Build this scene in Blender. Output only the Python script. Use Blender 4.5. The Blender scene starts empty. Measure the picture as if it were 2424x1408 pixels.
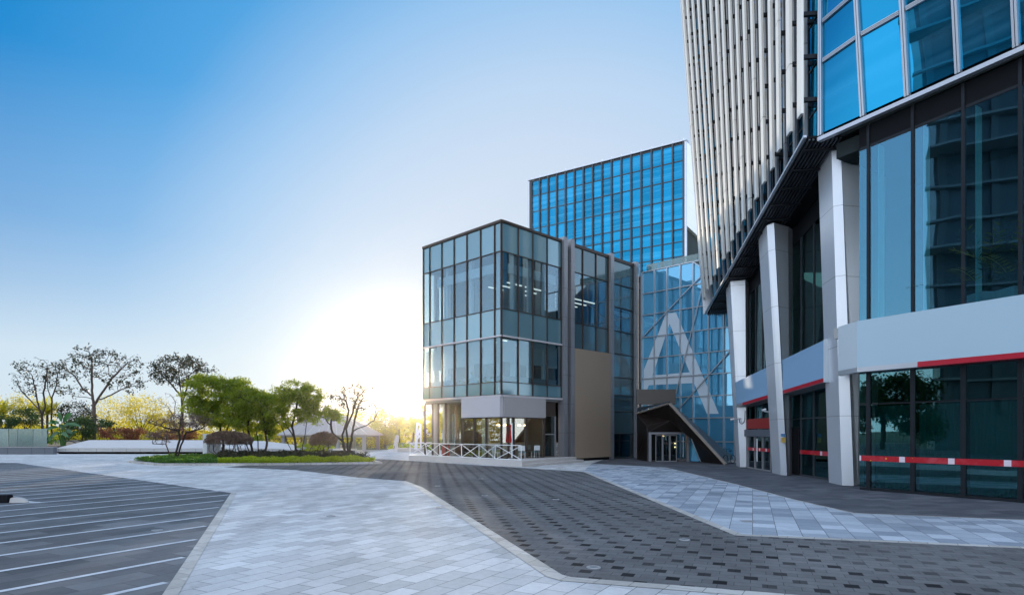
import bpy, math, random
import numpy as np
from mathutils import Vector as V, Matrix
random.seed(7); rng = np.random.default_rng(7)
SC = bpy.context.scene; COL = SC.collection
PI = math.pi
CAMZ, FPX, CU, HV = 2.2, 1460.0, 1212.0, 1024.0      # eye height, focal length and horizon of the 2424 px wide photograph
def k_(u): return (u - CU) / FPX
def G(u, v, z=0.0):                                    # the point at height z that the photograph shows at u, v
    D = (CAMZ - z) * FPX / (v - HV); return V((k_(u) * D, D, z))
def P(u, v, D): return V((k_(u) * D, D, CAMZ + (HV - v) / FPX * D))
def Zat(v, D): return CAMZ + (HV - v) / FPX * D

# ------------------------------------------------------------------ mesh helpers
class MB:
    def __init__(s): s.v = []; s.f = []; s.m = []; s.cur = 0
    def add(s, vs, fs):
        b = len(s.v); s.v += [V(p) for p in vs]
        for f in fs: s.f.append([b + i for i in f]); s.m.append(s.cur)
    def hexa(s, a):                                    # 8 corners: bottom 4 (ccw), top 4
        s.add(a, [(3, 2, 1, 0), (4, 5, 6, 7), (0, 1, 5, 4), (1, 2, 6, 5), (2, 3, 7, 6), (3, 0, 4, 7)])
    def box(s, x0, x1, y0, y1, z0, z1):
        s.hexa([(x0, y0, z0), (x1, y0, z0), (x1, y1, z0), (x0, y1, z0), (x0, y0, z1), (x1, y0, z1), (x1, y1, z1), (x0, y1, z1)])
    def beam(s, p, q, w, h, up=(0, 0, 1)):
        p, q, up = V(p), V(q), V(up); d = (q - p).normalized()
        x = d.cross(up)
        if x.length < 1e-4: x = d.cross(V((0, 1, 0)))
        x.normalize(); y = x.cross(d).normalized(); x = x * w / 2; y = y * h / 2
        s.hexa([p - x - y, p + x - y, q + x - y, q - x - y, p - x + y, p + x + y, q + x + y, q - x + y])
    def slab(s, a, b, c, d, n):                        # quad a b c d pushed along n
        n = V(n); a, b, c, d = V(a), V(b), V(c), V(d)
        s.hexa([a, b, c, d, a + n, b + n, c + n, d + n])
    def prism(s, poly, e):
        e = V(e); n = len(poly); vs = [V(p) for p in poly] + [V(p) + e for p in poly]
        s.add(vs, [tuple(range(n - 1, -1, -1)), tuple(range(n, 2 * n))] + [(i, (i + 1) % n, n + (i + 1) % n, n + i) for i in range(n)])
    def loft(s, lo, hi):
        n = len(lo)
        s.add(list(lo) + list(hi), [tuple(range(n - 1, -1, -1)), tuple(range(n, 2 * n))] + [(i, (i + 1) % n, n + (i + 1) % n, n + i) for i in range(n)])
    def tube(s, pts, rad, n=8, caps=True):
        pts = [V(p) for p in pts]
        if not hasattr(rad, '__len__'): rad = [rad] * len(pts)
        vs = []; fs = []; x = None
        for i, p in enumerate(pts):
            d = (pts[min(i + 1, len(pts) - 1)] - pts[max(i - 1, 0)])
            if d.length < 1e-9: d = V((0, 0, 1))
            d.normalize()
            if x is None: x = d.cross(V((0, 0, 1))) if abs(d.z) < .9 else d.cross(V((0, 1, 0)))
            x = (x - d * x.dot(d)); x.normalize(); y = d.cross(x)
            for k in range(n):
                a = 2 * PI * k / n; vs.append(p + (x * math.cos(a) + y * math.sin(a)) * rad[i])
        for i in range(len(pts) - 1):
            for k in range(n):
                fs.append((i * n + k, i * n + (k + 1) % n, (i + 1) * n + (k + 1) % n, (i + 1) * n + k))
        if caps: fs += [tuple(range(n - 1, -1, -1)), tuple(range((len(pts) - 1) * n, len(pts) * n))]
        s.add(vs, fs)
    def lathe(s, prof, c=(0, 0, 0), n=20):
        c = V(c); vs = []; fs = []
        for r, z in prof:
            for k in range(n):
                a = 2 * PI * k / n; vs.append(c + V((r * math.cos(a), r * math.sin(a), z)))
        for i in range(len(prof) - 1):
            for k in range(n):
                fs.append((i * n + k, i * n + (k + 1) % n, (i + 1) * n + (k + 1) % n, (i + 1) * n + k))
        s.add(vs, fs)
    def arr(s, verts, quads):                          # numpy arrays
        b = len(s.v); s.v += [V(p) for p in verts.tolist()]
        for f in (quads + b).tolist(): s.f.append(f); s.m.append(s.cur)

W = {}
def base_of(o): return W.get(o.name, V((0, 0, 0)))
def obj(name, mb, mats, parent=None, loc=None, smooth=False, bevel=0):
    off = base_of(parent) if parent else V(loc or (0, 0, 0))
    me = bpy.data.meshes.new(name)
    me.from_pydata([tuple(p - off) for p in mb.v], [], mb.f)
    if not isinstance(mats, (list, tuple)): mats = [mats]
    for m in mats: me.materials.append(m)
    if len(mats) > 1: me.polygons.foreach_set('material_index', mb.m)
    if smooth: me.polygons.foreach_set('use_smooth', [True] * len(me.polygons))
    me.update()
    o = bpy.data.objects.new(name, me); COL.objects.link(o)
    if parent: o.parent = parent
    else: o.location = off
    W[o.name] = off
    if bevel:
        b = o.modifiers.new('edge', 'BEVEL'); b.width = bevel; b.segments = 2; b.limit_method = 'ANGLE'
    return o
def tag(o, label=None, cat=None, group=None, kind=None):
    if label: o['label'] = label
    if cat: o['category'] = cat
    if group: o['group'] = group
    if kind: o['kind'] = kind
    return o
def thing(name, label, cat, loc=(0, 0, 0), group=None):
    o = bpy.data.objects.new(name, None); COL.objects.link(o); o.location = loc; o.empty_display_size = .3
    W[o.name] = V(loc); return tag(o, label, cat, group)
def copy_tree(o, parent=None):
    c = o.copy(); COL.objects.link(c); W[c.name] = base_of(o)
    if parent: c.parent = parent
    for ch in list(o.children): copy_tree(ch, c)
    return c
def structure(name, mb, m): return tag(obj(name, mb, m), kind='structure')

# ------------------------------------------------------------------ materials
def new_mat(name):
    m = bpy.data.materials.new(name); m.use_nodes = True; nt = m.node_tree; nt.nodes.clear()
    out = nt.nodes.new('ShaderNodeOutputMaterial'); return m, nt, out
def N(nt, t, **kw):
    n = nt.nodes.new(t)
    for k, v in kw.items():
        if k in n.inputs: n.inputs[k].default_value = v
        else: setattr(n, k, v)
    return n
def L(nt, a, b): nt.links.new(a, b)
def math_(nt, op, a, b=None, c=None):
    n = nt.nodes.new('ShaderNodeMath'); n.operation = op
    for i, x in enumerate((a, b, c)):
        if x is None: continue
        if isinstance(x, (int, float)): n.inputs[i].default_value = x
        else: nt.links.new(x, n.inputs[i])
    return n.outputs[0]
def mixc(nt, fac, a, b, mode='MIX'):
    n = nt.nodes.new('ShaderNodeMix'); n.data_type = 'RGBA'; n.blend_type = mode
    for i, x in ((0, fac), (6, a), (7, b)):
        if isinstance(x, (int, float)): n.inputs[i].default_value = x
        elif isinstance(x, (tuple, list)): n.inputs[i].default_value = (*x[:3], 1)
        else: nt.links.new(x, n.inputs[i])
    return n.outputs[2]
def ramp(nt, fac, stops):
    r = nt.nodes.new('ShaderNodeValToRGB'); e = r.color_ramp.elements
    while len(e) < len(stops): e.new(.5)
    for el, (p, c) in zip(e, stops):
        el.position = p; el.color = (*c, 1) if hasattr(c, '__len__') else (c, c, c, 1)
    nt.links.new(fac, r.inputs[0]); return r.outputs[0]
def pos(nt): return nt.nodes.new('ShaderNodeNewGeometry').outputs['Position']
def noise(nt, vec, scale, detail=4, rough=.55):
    n = nt.nodes.new('ShaderNodeTexNoise'); n.inputs['Scale'].default_value = scale
    n.inputs['Detail'].default_value = detail; n.inputs['Roughness'].default_value = rough
    if vec is not None: nt.links.new(vec, n.inputs['Vector'])
    return n.outputs['Fac']
def rgb(r, g, b):                                      # sRGB 0..255 to linear
    f = lambda c: (c / 255 / 12.92) if c / 255 <= .04045 else ((c / 255 + .055) / 1.055) ** 2.4
    return (f(r), f(g), f(b))
def plain(name, col, rough=.6, metal=0., var=.12, scale=2., spec=.5, bump=0., streak=False):
    m, nt, out = new_mat(name); b = N(nt, 'ShaderNodeBsdfPrincipled', Roughness=rough, Metallic=metal)
    b.inputs['Specular IOR Level'].default_value = spec
    p = pos(nt)
    if streak:
        mp = N(nt, 'ShaderNodeMapping'); mp.inputs['Scale'].default_value = (1, 1, .12); L(nt, p, mp.inputs[0]); p = mp.outputs[0]
    f = noise(nt, p, scale, 5)
    c = mixc(nt, f, tuple(x * (1 - var) for x in col), tuple(min(1, x * (1 + var)) for x in col))
    L(nt, c, b.inputs['Base Color'])
    r = math_(nt, 'MULTIPLY_ADD', f, .2 * rough, rough * .9); L(nt, r, b.inputs['Roughness'])
    if bump:
        bn = N(nt, 'ShaderNodeBump', Strength=bump, Distance=.02); L(nt, noise(nt, p, scale * 12, 3), bn.inputs['Height']); L(nt, bn.outputs[0], b.inputs['Normal'])
    L(nt, b.outputs[0], out.inputs[0]); return m
def panel_metal(name, col, rough, metal, ax, period, seam=.012, var=.06):   # cladding with thin dark seams every `period` metres of height
    m, nt, out = new_mat(name); b = N(nt, 'ShaderNodeBsdfPrincipled', Roughness=rough, Metallic=metal)
    p = pos(nt); sp = N(nt, 'ShaderNodeSeparateXYZ'); L(nt, p, sp.inputs[0])
    fr = math_(nt, 'FRACT', math_(nt, 'DIVIDE', sp.outputs[ax], period))
    s = math_(nt, 'LESS_THAN', fr, seam / period)
    f = noise(nt, p, .8, 5)
    c = mixc(nt, f, tuple(x * (1 - var) for x in col), tuple(min(1, x * (1 + var)) for x in col))
    c = mixc(nt, s, c, (.02, .025, .03))
    L(nt, c, b.inputs['Base Color']); L(nt, math_(nt, 'MULTIPLY_ADD', noise(nt, p, 3.), .25 * rough, rough * .85), b.inputs['Roughness'])
    L(nt, b.outputs[0], out.inputs[0]); return m
def glass(name, tint, gloss, f0, rough=.015, wob=.05, base=None, basefac=0., wscale=.35, var=.1, tilt=.012, floors=None):
    """tinted glazing: transmission tinted by `tint` (or a solid `base`), a mirror-like coat of colour `gloss` with normal reflectance f0"""
    m, nt, out = new_mat(name)
    g = N(nt, 'ShaderNodeBsdfGlossy', Roughness=rough); 
    oi = N(nt, 'ShaderNodeObjectInfo')
    gc = mixc(nt, oi.outputs['Random'], tuple(x * (1 - var) for x in gloss), tuple(min(1, x * (1 + var)) for x in gloss)); L(nt, gc, g.inputs[0])
    bn = N(nt, 'ShaderNodeBump', Strength=wob, Distance=.1)
    wn = N(nt, 'ShaderNodeTexWhiteNoise', noise_dimensions='1D'); L(nt, oi.outputs['Random'], wn.inputs['W'])   # every pane sits a hair out of true
    sb = N(nt, 'ShaderNodeVectorMath', operation='MULTIPLY_ADD'); L(nt, wn.outputs['Color'], sb.inputs[0]); sb.inputs[1].default_value = (tilt, tilt, tilt); sb.inputs[2].default_value = (-tilt / 2, -tilt / 2, -tilt / 2)
    ad2 = N(nt, 'ShaderNodeVectorMath', operation='ADD'); L(nt, nt.nodes.new('ShaderNodeNewGeometry').outputs['Normal'], ad2.inputs[0]); L(nt, sb.outputs[0], ad2.inputs[1])
    nz = N(nt, 'ShaderNodeVectorMath', operation='NORMALIZE'); L(nt, ad2.outputs[0], nz.inputs[0]); L(nt, nz.outputs[0], bn.inputs['Normal'])
    add = N(nt, 'ShaderNodeVectorMath', operation='ADD'); L(nt, pos(nt), add.inputs[0])
    cmb = N(nt, 'ShaderNodeCombineXYZ'); L(nt, math_(nt, 'MULTIPLY', oi.outputs['Random'], 50.), cmb.inputs[0]); L(nt, cmb.outputs[0], add.inputs[1])
    L(nt, noise(nt, add.outputs[0], wscale, 1), bn.inputs['Height'])
    L(nt, bn.outputs[0], g.inputs['Normal'])
    if base is None: under = N(nt, 'ShaderNodeBsdfTransparent'); under.inputs[0].default_value = (*tint, 1); under = under.outputs[0]
    else:
        d = N(nt, 'ShaderNodeBsdfDiffuse'); bc = mixc(nt, oi.outputs['Random'], tuple(x * (1 - var) for x in base), tuple(min(1, x * (1 + var)) for x in base)); L(nt, bc, d.inputs[0])
        if floors:                                       # ceilings and blinds dimly seen behind the coating, floor by floor
            mp = N(nt, 'ShaderNodeMapping'); mp.inputs['Scale'].default_value = (.03, .03, .8); L(nt, pos(nt), mp.inputs[0])
            f2 = ramp(nt, noise(nt, mp.outputs[0], 1.6, 3, .6), [(.46, 0.), (.66, 1.)]); L(nt, mixc(nt, f2, bc, floors), d.inputs[0])
        if tint is None: under = d.outputs[0]
        else:
            t = N(nt, 'ShaderNodeBsdfTransparent'); t.inputs[0].default_value = (*tint, 1)
            mx = N(nt, 'ShaderNodeMixShader', Fac=basefac); L(nt, t.outputs[0], mx.inputs[1]); L(nt, d.outputs[0], mx.inputs[2]); under = mx.outputs[0]
    lw = N(nt, 'ShaderNodeLayerWeight', Blend=.5)       # facing
    sch = math_(nt, 'POWER', lw.outputs['Facing'], 4.)
    fac = math_(nt, 'MULTIPLY_ADD', sch, 1 - f0, f0); fac = math_(nt, 'MINIMUM', fac, .97)
    mx = N(nt, 'ShaderNodeMixShader'); L(nt, fac, mx.inputs[0]); L(nt, under, mx.inputs[1]); L(nt, g.outputs[0], mx.inputs[2])
    L(nt, mx.outputs[0], out.inputs[0]); return m
def leaf(name, c1, c2, trans=.5, spec=.3, rough=.5, tcol=None):
    m, nt, out = new_mat(name)
    ge = nt.nodes.new('ShaderNodeNewGeometry')
    f = math_(nt, 'MULTIPLY_ADD', noise(nt, ge.outputs['Position'], 1.5, 3), 1.1, math_(nt, 'MULTIPLY_ADD', ge.outputs['Random Per Island'], 1.0, -.55))
    c = mixc(nt, f, c1, c2)
    d = N(nt, 'ShaderNodeBsdfPrincipled', Roughness=rough); d.inputs['Specular IOR Level'].default_value = spec; L(nt, c, d.inputs['Base Color'])
    t = N(nt, 'ShaderNodeBsdfTranslucent')
    L(nt, c if tcol is None else mixc(nt, f, tuple(x * .6 for x in tcol), tcol), t.inputs[0])
    mx = N(nt, 'ShaderNodeMixShader', Fac=trans); L(nt, d.outputs[0], mx.inputs[1]); L(nt, t.outputs[0], mx.inputs[2]); L(nt, mx.outputs[0], out.inputs[0]); return m
def emit(name, col, s):
    m, nt, out = new_mat(name); e = N(nt, 'ShaderNodeEmission', Strength=s); e.inputs[0].default_value = (*col, 1); L(nt, e.outputs[0], out.inputs[0]); return m

def paving(name, ang, bw, bh, c1, c2, mortar, mort=.006, rough=.5, dots=None, stain=.25, bias=0., spec=.12):
    m, nt, out = new_mat(name); b = N(nt, 'ShaderNodeBsdfPrincipled'); b.inputs['Specular IOR Level'].default_value = spec
    p = pos(nt); mp = N(nt, 'ShaderNodeMapping'); mp.inputs['Rotation'].default_value = (0, 0, ang); L(nt, p, mp.inputs[0]); q = mp.outputs[0]
    br = nt.nodes.new('ShaderNodeTexBrick'); L(nt, q, br.inputs['Vector']); br.offset = .5
    for k, v in (('Scale', 1.), ('Brick Width', bw), ('Row Height', bh), ('Mortar Size', mort), ('Mortar Smooth', .1), ('Bias', bias)): br.inputs[k].default_value = v
    br.inputs['Color1'].default_value = (*c1, 1); br.inputs['Color2'].default_value = (*c2, 1); br.inputs['Mortar'].default_value = (*mortar, 1)
    col = br.outputs['Color']
    if dots:                                            # small dark setts laid at regular steps among the larger ones
        px, py, w, h, dc = dots
        sp = N(nt, 'ShaderNodeSeparateXYZ'); L(nt, q, sp.inputs[0])
        row = math_(nt, 'FLOOR', math_(nt, 'DIVIDE', sp.outputs[1], py))
        fx = math_(nt, 'FRACT', math_(nt, 'MULTIPLY_ADD', row, .37, math_(nt, 'DIVIDE', sp.outputs[0], px)))
        fy = math_(nt, 'FRACT', math_(nt, 'DIVIDE', sp.outputs[1], py))
        mk = math_(nt, 'MULTIPLY', math_(nt, 'LESS_THAN', fx, w / px), math_(nt, 'LESS_THAN', fy, h / py))
        wn = N(nt, 'ShaderNodeTexWhiteNoise'); cx = N(nt, 'ShaderNodeCombineXYZ')
        L(nt, math_(nt, 'FLOOR', math_(nt, 'MULTIPLY_ADD', row, .37, math_(nt, 'DIVIDE', sp.outputs[0], px))), cx.inputs[0]); L(nt, row, cx.inputs[1]); L(nt, cx.outputs[0], wn.inputs[0])
        big = ramp(nt, noise(nt, p, .13, 2), [(.36, .3), (.46, 1.)])
        mk = math_(nt, 'MULTIPLY', mk, math_(nt, 'MULTIPLY', big, math_(nt, 'MULTIPLY_ADD', wn.outputs['Value'], .35, .65)))
        col = mixc(nt, mk, col, dc)
    big = ramp(nt, noise(nt, p, .22, 5, .6), [(.3, 1 - stain), (.7, 1 + stain * .3)])
    fine = ramp(nt, noise(nt, p, 9., 6, .7), [(.25, .86), (.75, 1.06)])
    col = mixc(nt, 1., col, big, 'MULTIPLY'); col = mixc(nt, 1., col, fine, 'MULTIPLY')
    spots = ramp(nt, noise(nt, p, 2.3, 2), [(.68, 1.), (.76, .7)]); col = mixc(nt, .6, col, spots, 'MULTIPLY')
    mpw = N(nt, 'ShaderNodeMapping'); mpw.inputs['Rotation'].default_value = (0, 0, .6); mpw.inputs['Scale'].default_value = (.9, .12, 1); L(nt, p, mpw.inputs[0])
    wear = ramp(nt, noise(nt, mpw.outputs[0], 1.1, 4, .65), [(.36, .84), (.5, 1.), (.66, 1.04)]); col = mixc(nt, .8, col, wear, 'MULTIPLY')
    L(nt, col, b.inputs['Base Color'])
    r = math_(nt, 'MULTIPLY_ADD', noise(nt, p, 1.4, 4), .25, rough - .12); L(nt, r, b.inputs['Roughness'])
    bn = N(nt, 'ShaderNodeBump', Strength=.35, Distance=.006)
    L(nt, math_(nt, 'MULTIPLY_ADD', br.outputs['Fac'], -1., math_(nt, 'MULTIPLY', noise(nt, p, 30., 3), .35)), bn.inputs['Height']); L(nt, bn.outputs[0], b.inputs['Normal'])
    L(nt, b.outputs[0], out.inputs[0]); return m

A1 = math.atan2(1, .58)      # long joints of the pavers on the plaza run this way
M = {}
M['paver_light'] = paving('light granite pavers', -A1, .62, .36, (.46, .46, .462), (.67, .67, .672), (.15, .155, .16), .006, .95, stain=.2, spec=.02)
M['paver_right'] = paving('blue grey granite pavers', -math.atan2(1, .39), .62, .5, (.24, .28, .33), (.5, .55, .61), (.14, .15, .17), .008, .78, stain=.15)
M['paver_dark'] = paving('dark basalt setts', .369, .45, .225, (.150, .15, .154), (.185, .185, .188), (.08, .08, .083), .005, .92, dots=(.675, .45, .20, .215, (.024, .024, .026)), stain=.35, spec=.04)
M['paver_strip'] = paving('dark grey slabs', -math.atan2(.25, 1), .9, .45, (.085, .09, .105), (.15, .155, .17), (.03, .03, .035), .006, .75, stain=.25)
M['paver_park'] = paving('worn dark slabs', -A1, 1.1, .5, (.115, .122, .134), (.20, .207, .22), (.06, .062, .066), .005, .75, stain=.5)
M['kerbstone'] = paving('pale border stone', -A1, .5, .5, (.42, .40, .37), (.58, .56, .53), (.2, .19, .18), .006, .8, stain=.25)
M['marking'] = plain('worn white line', (.50, .52, .55), .6, 0, .4, 5)
M['earth'] = plain('earth and grass', (.06, .075, .03), .95, 0, .5, .4)
M['soil'] = plain('dark soil', (.045, .035, .025), .95, 0, .4, 3)
M['silver'] = panel_metal('silver aluminium cladding', (.66, .69, .74), .30, .42, 2, 2.9)
M['trim'] = plain('anodised trim', (.50, .52, .56), .35, .6, .06, 1.)
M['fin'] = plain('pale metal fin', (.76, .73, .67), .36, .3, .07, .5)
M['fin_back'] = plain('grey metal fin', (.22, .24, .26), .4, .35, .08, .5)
M['dark'] = plain('dark metal', (.022, .025, .03), .4, .3, .2, 2, spec=.12)
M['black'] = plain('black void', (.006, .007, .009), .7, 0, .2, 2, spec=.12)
M['mull_dark'] = plain('brown black mullion', (.075, .058, .05), .4, .3, .15, 3, spec=.12)
M['mull_grey'] = plain('grey mullion', (.07, .075, .085), .4, .4, .1, 3, spec=.12)
M['white'] = plain('white paint', (.78, .79, .8), .45, 0, .05, 1.5)
M['whitewall'] = panel_metal('white wall panels', (.84, .84, .85), .4, 0, 2, 3.2)
M['brownpanel'] = plain('taupe panel', (.31, .24, .178), .5, 0, .06, .3)
M['band_blue'] = plain('pale blue sign band', (.22, .37, .53), .75, 0, .03, .3)
M['band_light'] = plain('light blue grey sign band', (.39, .52, .60), .4, 0, .03, .3)
M['band_lit_white'] = plain('lit white end panel', (.66, .73, .77), .35, .2, .05, .8)
M['red'] = plain('crimson strip', (.42, .004, .022), .35, 0, .1, 2)
M['signred'] = plain('faded red sign', (.27, .022, .02), .5, 0, .1, 1)
M['board'] = plain('pale grey sign board', (.50, .48, .50), .5, 0, .04, .6)
M['board_r'] = plain('grey sign board', (.36, .345, .35), .5, 0, .04, .6)
M['concrete'] = plain('concrete', (.42, .41, .40), .8, 0, .15, 1.2, bump=.2)
M['granite'] = plain('blue grey granite', (.10, .115, .14), .5, 0, .2, 5)
M['plinth'] = plain('pale stone plinth', (.52, .49, .47), .6, 0, .12, 2, bump=.15)
M['beige'] = plain('beige edge', (.30, .25, .21), .5, .2, .1, 2)
M['interior'] = plain('interior wall', (.36, .35, .34), .8, 0, .15, .5)
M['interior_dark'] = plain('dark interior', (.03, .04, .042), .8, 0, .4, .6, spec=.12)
M['ceiling'] = plain('ceiling', (.25, .26, .27), .8, 0, .1, 1)
M['blind'] = plain('roller blind', (.72, .74, .74), .8, 0, .04, 2)
M['cladfin'] = panel_metal('brushed grey fin cladding', (.25, .255, .275), .4, .4, 2, 2.2)
bm_, nt_, out_ = new_mat('roller blind cloth'); d_ = N(nt_, 'ShaderNodeBsdfDiffuse'); d_.inputs[0].default_value = (.75, .78, .78, 1); t_ = N(nt_, 'ShaderNodeBsdfTranslucent'); t_.inputs[0].default_value = (.7, .74, .74, 1); mx_ = N(nt_, 'ShaderNodeMixShader', Fac=.5); L(nt_, d_.outputs[0], mx_.inputs[1]); L(nt_, t_.outputs[0], mx_.inputs[2]); L(nt_, mx_.outputs[0], out_.inputs[0]); M['blind'] = bm_
M['wood'] = plain('warm wood', (.30, .13, .06), .5, 0, .3, 4, streak=True)
M['floor'] = plain('interior floor', (.22, .19, .17), .4, 0, .2, 2)
M['lamp'] = emit('ceiling light', (1, .97, .9), 1.4)
M['warm'] = emit('warm lamp', (1, .62, .28), 14.)
M['room_fill'] = emit('room fill', (1, .9, .75), 3.)
M['curtain'] = plain('teal curtain', (.02, .20, .20), .9, 0, .2, 1, streak=True)
M['bark'] = plain('bark', (.085, .06, .048), .9, 0, .4, 5, bump=.4)
M['bark_grey'] = plain('grey bark', (.17, .155, .14), .9, 0, .4, 6, bump=.4)
M['bark_dark'] = plain('dark bark', (.035, .025, .02), .9, 0, .4, 5, bump=.4)
M['redcloth'] = plain('red parasol cloth', (.42, .012, .012), .8, 0, .15, 6)
M['chair'] = plain('pale chair', (.55, .58, .58), .5, 0, .1, 4)
M['teal'] = plain('teal seat', (.05, .22, .28), .6, 0, .1, 4)
M['roof'] = plain('pale roof sheet', (.37, .33, .31), .6, 0, .1, .6)
M['galv'] = plain('grey post', (.30, .30, .31), .5, .3, .1, 2)
# glazing
M['spandrel'] = glass('frosted spandrel glass', None, (.55, .74, .84), .18, .10, .0, base=(.115, .225, .265))
M['spandrel_dark'] = glass('dark spandrel glass', None, (.5, .64, .70), .16, .10, .0, base=(.05, .09, .105))
M['clear'] = glass('tinted clear glass', (.66, .76, .79), (.52, .72, .86), .13, .01, .02)
M['clear_dark'] = glass('dark tinted glass', (.34, .42, .44), (.6, .75, .82), .12, .01, .02)
M['cafe_glass'] = glass('cafe glass', (.82, .86, .85), (1., .95, .85), .24, .008, .02)
M['blue'] = glass('blue mirror glass', None, (.017, .32, .56), .52, .01, .08, base=(.004, .05, .11), floors=(.08, .29, .46), var=.22, tilt=.05)
M['blue_tower'] = glass('blue curtain glass', None, (.026, .36, .62), .56, .01, .08, base=(.004, .05, .10), floors=(.04, .16, .26), var=.12, tilt=.02)
M['sky_glass'] = glass('pale blue atrium glass', None, (.30, .66, .92), .34, .02, .03, base=(.08, .31, .50))
M['tall_glass'] = glass('tall blue glass', (.50, .72, .76), (.22, .50, .70), .22, .01, .06)
M['teal_glass'] = glass('teal shop glass', (.40, .62, .62), (.26, .52, .58), .20, .01, .03)
M['green_glass'] = glass('green tinted glass', (.30, .48, .44), (.45, .62, .66), .14, .01, .03)
M['pale_glass'] = glass('frosted balustrade glass', (.62, .72, .70), (.7, .8, .8), .10, .12, .0, base=(.18, .26, .26), basefac=.45)
M['film'] = plain('white window film', (.60, .70, .78), .25, 0, .05, 1)
# ------------------------------------------------------------------ the setting: ground sheets
def sheet(name, pts, z, m, down=.003):
    mb = MB(); mb.prism([(p[0], p[1], z - down) for p in pts], (0, 0, down)); return structure(name, mb, m)
mb = MB(); mb.add([(-260, -80, -.03), (140, -80, -.03), (140, 260, -.03), (-260, 260, -.03)], [(0, 1, 2, 3)]); structure('ground', mb, M['earth'])
mb = MB(); mb.add([(-62, -8, 0), (40, -8, 0), (40, 80, 0), (-62, 80, 0)], [(0, 1, 2, 3)]); structure('plaza_paving', mb, M['paver_light'])
def gl(*uv): return [G(u, v) for u, v in uv]
low = gl((530, 1105), (700, 1112), (850, 1130), (960, 1138), (1000, 1153), (1330, 1360), (1352, 1366)) 
pE = G(1352, 1366); pF = G(1850, 1405); ext = pE + (pF - pE) * 3.2
upp = gl((1380, 1116), (1740, 1267)); uF = G(2424, 1298); uext = upp[1] + (uF - upp[1]) * 2.6
far = gl((1240, 1107), (1060, 1096), (905, 1086), (780, 1086))
sheet('dark_roadway', low + [ext, uext] + [upp[1], upp[0]] + far, .004, M['paver_dark'])
s0 = gl((1400, 1097), (1576, 1106), (1744, 1146), (1881, 1182), (2022, 1214)); s1 = G(2424, 1230); sext = s0[-1] + (s1 - s0[-1]) * 3.
sheet('right_paving', [upp[0], upp[1], uext, sext] + s0[::-1], .0045, M['paver_right'])
sheet('building_apron', s0 + [sext, V((24, 8, 0)), V((17, 21, 0)), V((15, 26, 0)), V((16.5, 46, 0)), V((9, 56, 0))], .004, M['paver_strip'])
def strip(name, pts, w, z, m, side=1):
    """a flush border of width w beside a polyline, mitred at its bends"""
    pts = [V((p[0], p[1], 0)) for p in pts]; nr = []
    for i in range(len(pts) - 1):
        d = (pts[i + 1] - pts[i]).normalized(); nr.append(V((-d.y, d.x, 0)) * side)
    off = []
    for i, p in enumerate(pts):
        if i == 0: o = nr[0] * w
        elif i == len(pts) - 1: o = nr[-1] * w
        else:
            b = (nr[i - 1] + nr[i]).normalized(); o = b * (w / max(.3, b.dot(nr[i])))
        off.append(p + o)
    mb = MB()
    for i in range(len(pts) - 1):
        a, b, c, d = pts[i], pts[i + 1], off[i + 1], off[i]
        mb.add([(q.x, q.y, z) for q in (a, b, c, d)], [(0, 1, 2, 3) if side > 0 else (3, 2, 1, 0)])
    return structure(name, mb, m)
strip('border_roadway', low[3:] + [ext], .27, .008, M['kerbstone'], -1)
strip('border_paving', [upp[0], upp[1], uext], .22, .0085, M['kerbstone'], 1)
strip('border_apron', s0 + [sext], .09, .0085, M['kerbstone'], -1)
# the striped area at the left
apx = G(547, 1166); fr = G(40, 1095); bot = G(384, 1408); bext = apx + (bot - apx) * 1.75
park = [fr, apx, bext, V((-60, bext.y, 0)), V((-60, fr.y, 0))]
sheet('striped_paving', park, .004, M['paver_park'])
strip('border_striped', [apx, bext], .2, .008, M['kerbstone'], 1)
sd = V((.556, 1, 0)).normalized(); sn = V((-sd.y, sd.x, 0)); mbs = MB()
def clip(p, d, poly):
    lo, hi = -1e3, 1e3
    for i in range(len(poly)):
        a, b = poly[i], poly[(i + 1) % len(poly)]; e = b - a; n_ = V((e.y, -e.x, 0))
        den = n_.dot(d); num = n_.dot(a - p)
        s = 1 if n_.dot(V((-40, 20, 0)) - a) < 0 else -1
        den *= s; num *= s
        if abs(den) < 1e-9: continue
        t = num / den
        if den > 0: hi = min(hi, t)
        else: lo = max(lo, t)
    return lo, hi
c0 = G(0, 1316.2)
step = abs((G(0, 1284.7) - G(0, 1351)).dot(sn)) / 2
for i in range(-4, 26):
    p = c0 + sn * step * i * (1 if sn.dot(G(0, 1284) - c0) > 0 else -1)
    for w0 in (-.05,):
        a, b = clip(p, sd, park)
        a2, b2 = clip(p + sn * .13, sd, park); a = max(a, a2) + .03; b = min(b, b2) - .03
        if b - a > .5:
            q = [p + sd * a, p + sd * b, p + sd * b + sn * .13, p + sd * a + sn * .13]
            mbs.add([(v.x, v.y, .0085) for v in q], [(0, 1, 2, 3)])
structure('striped_markings', mbs, M['marking'])

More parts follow.
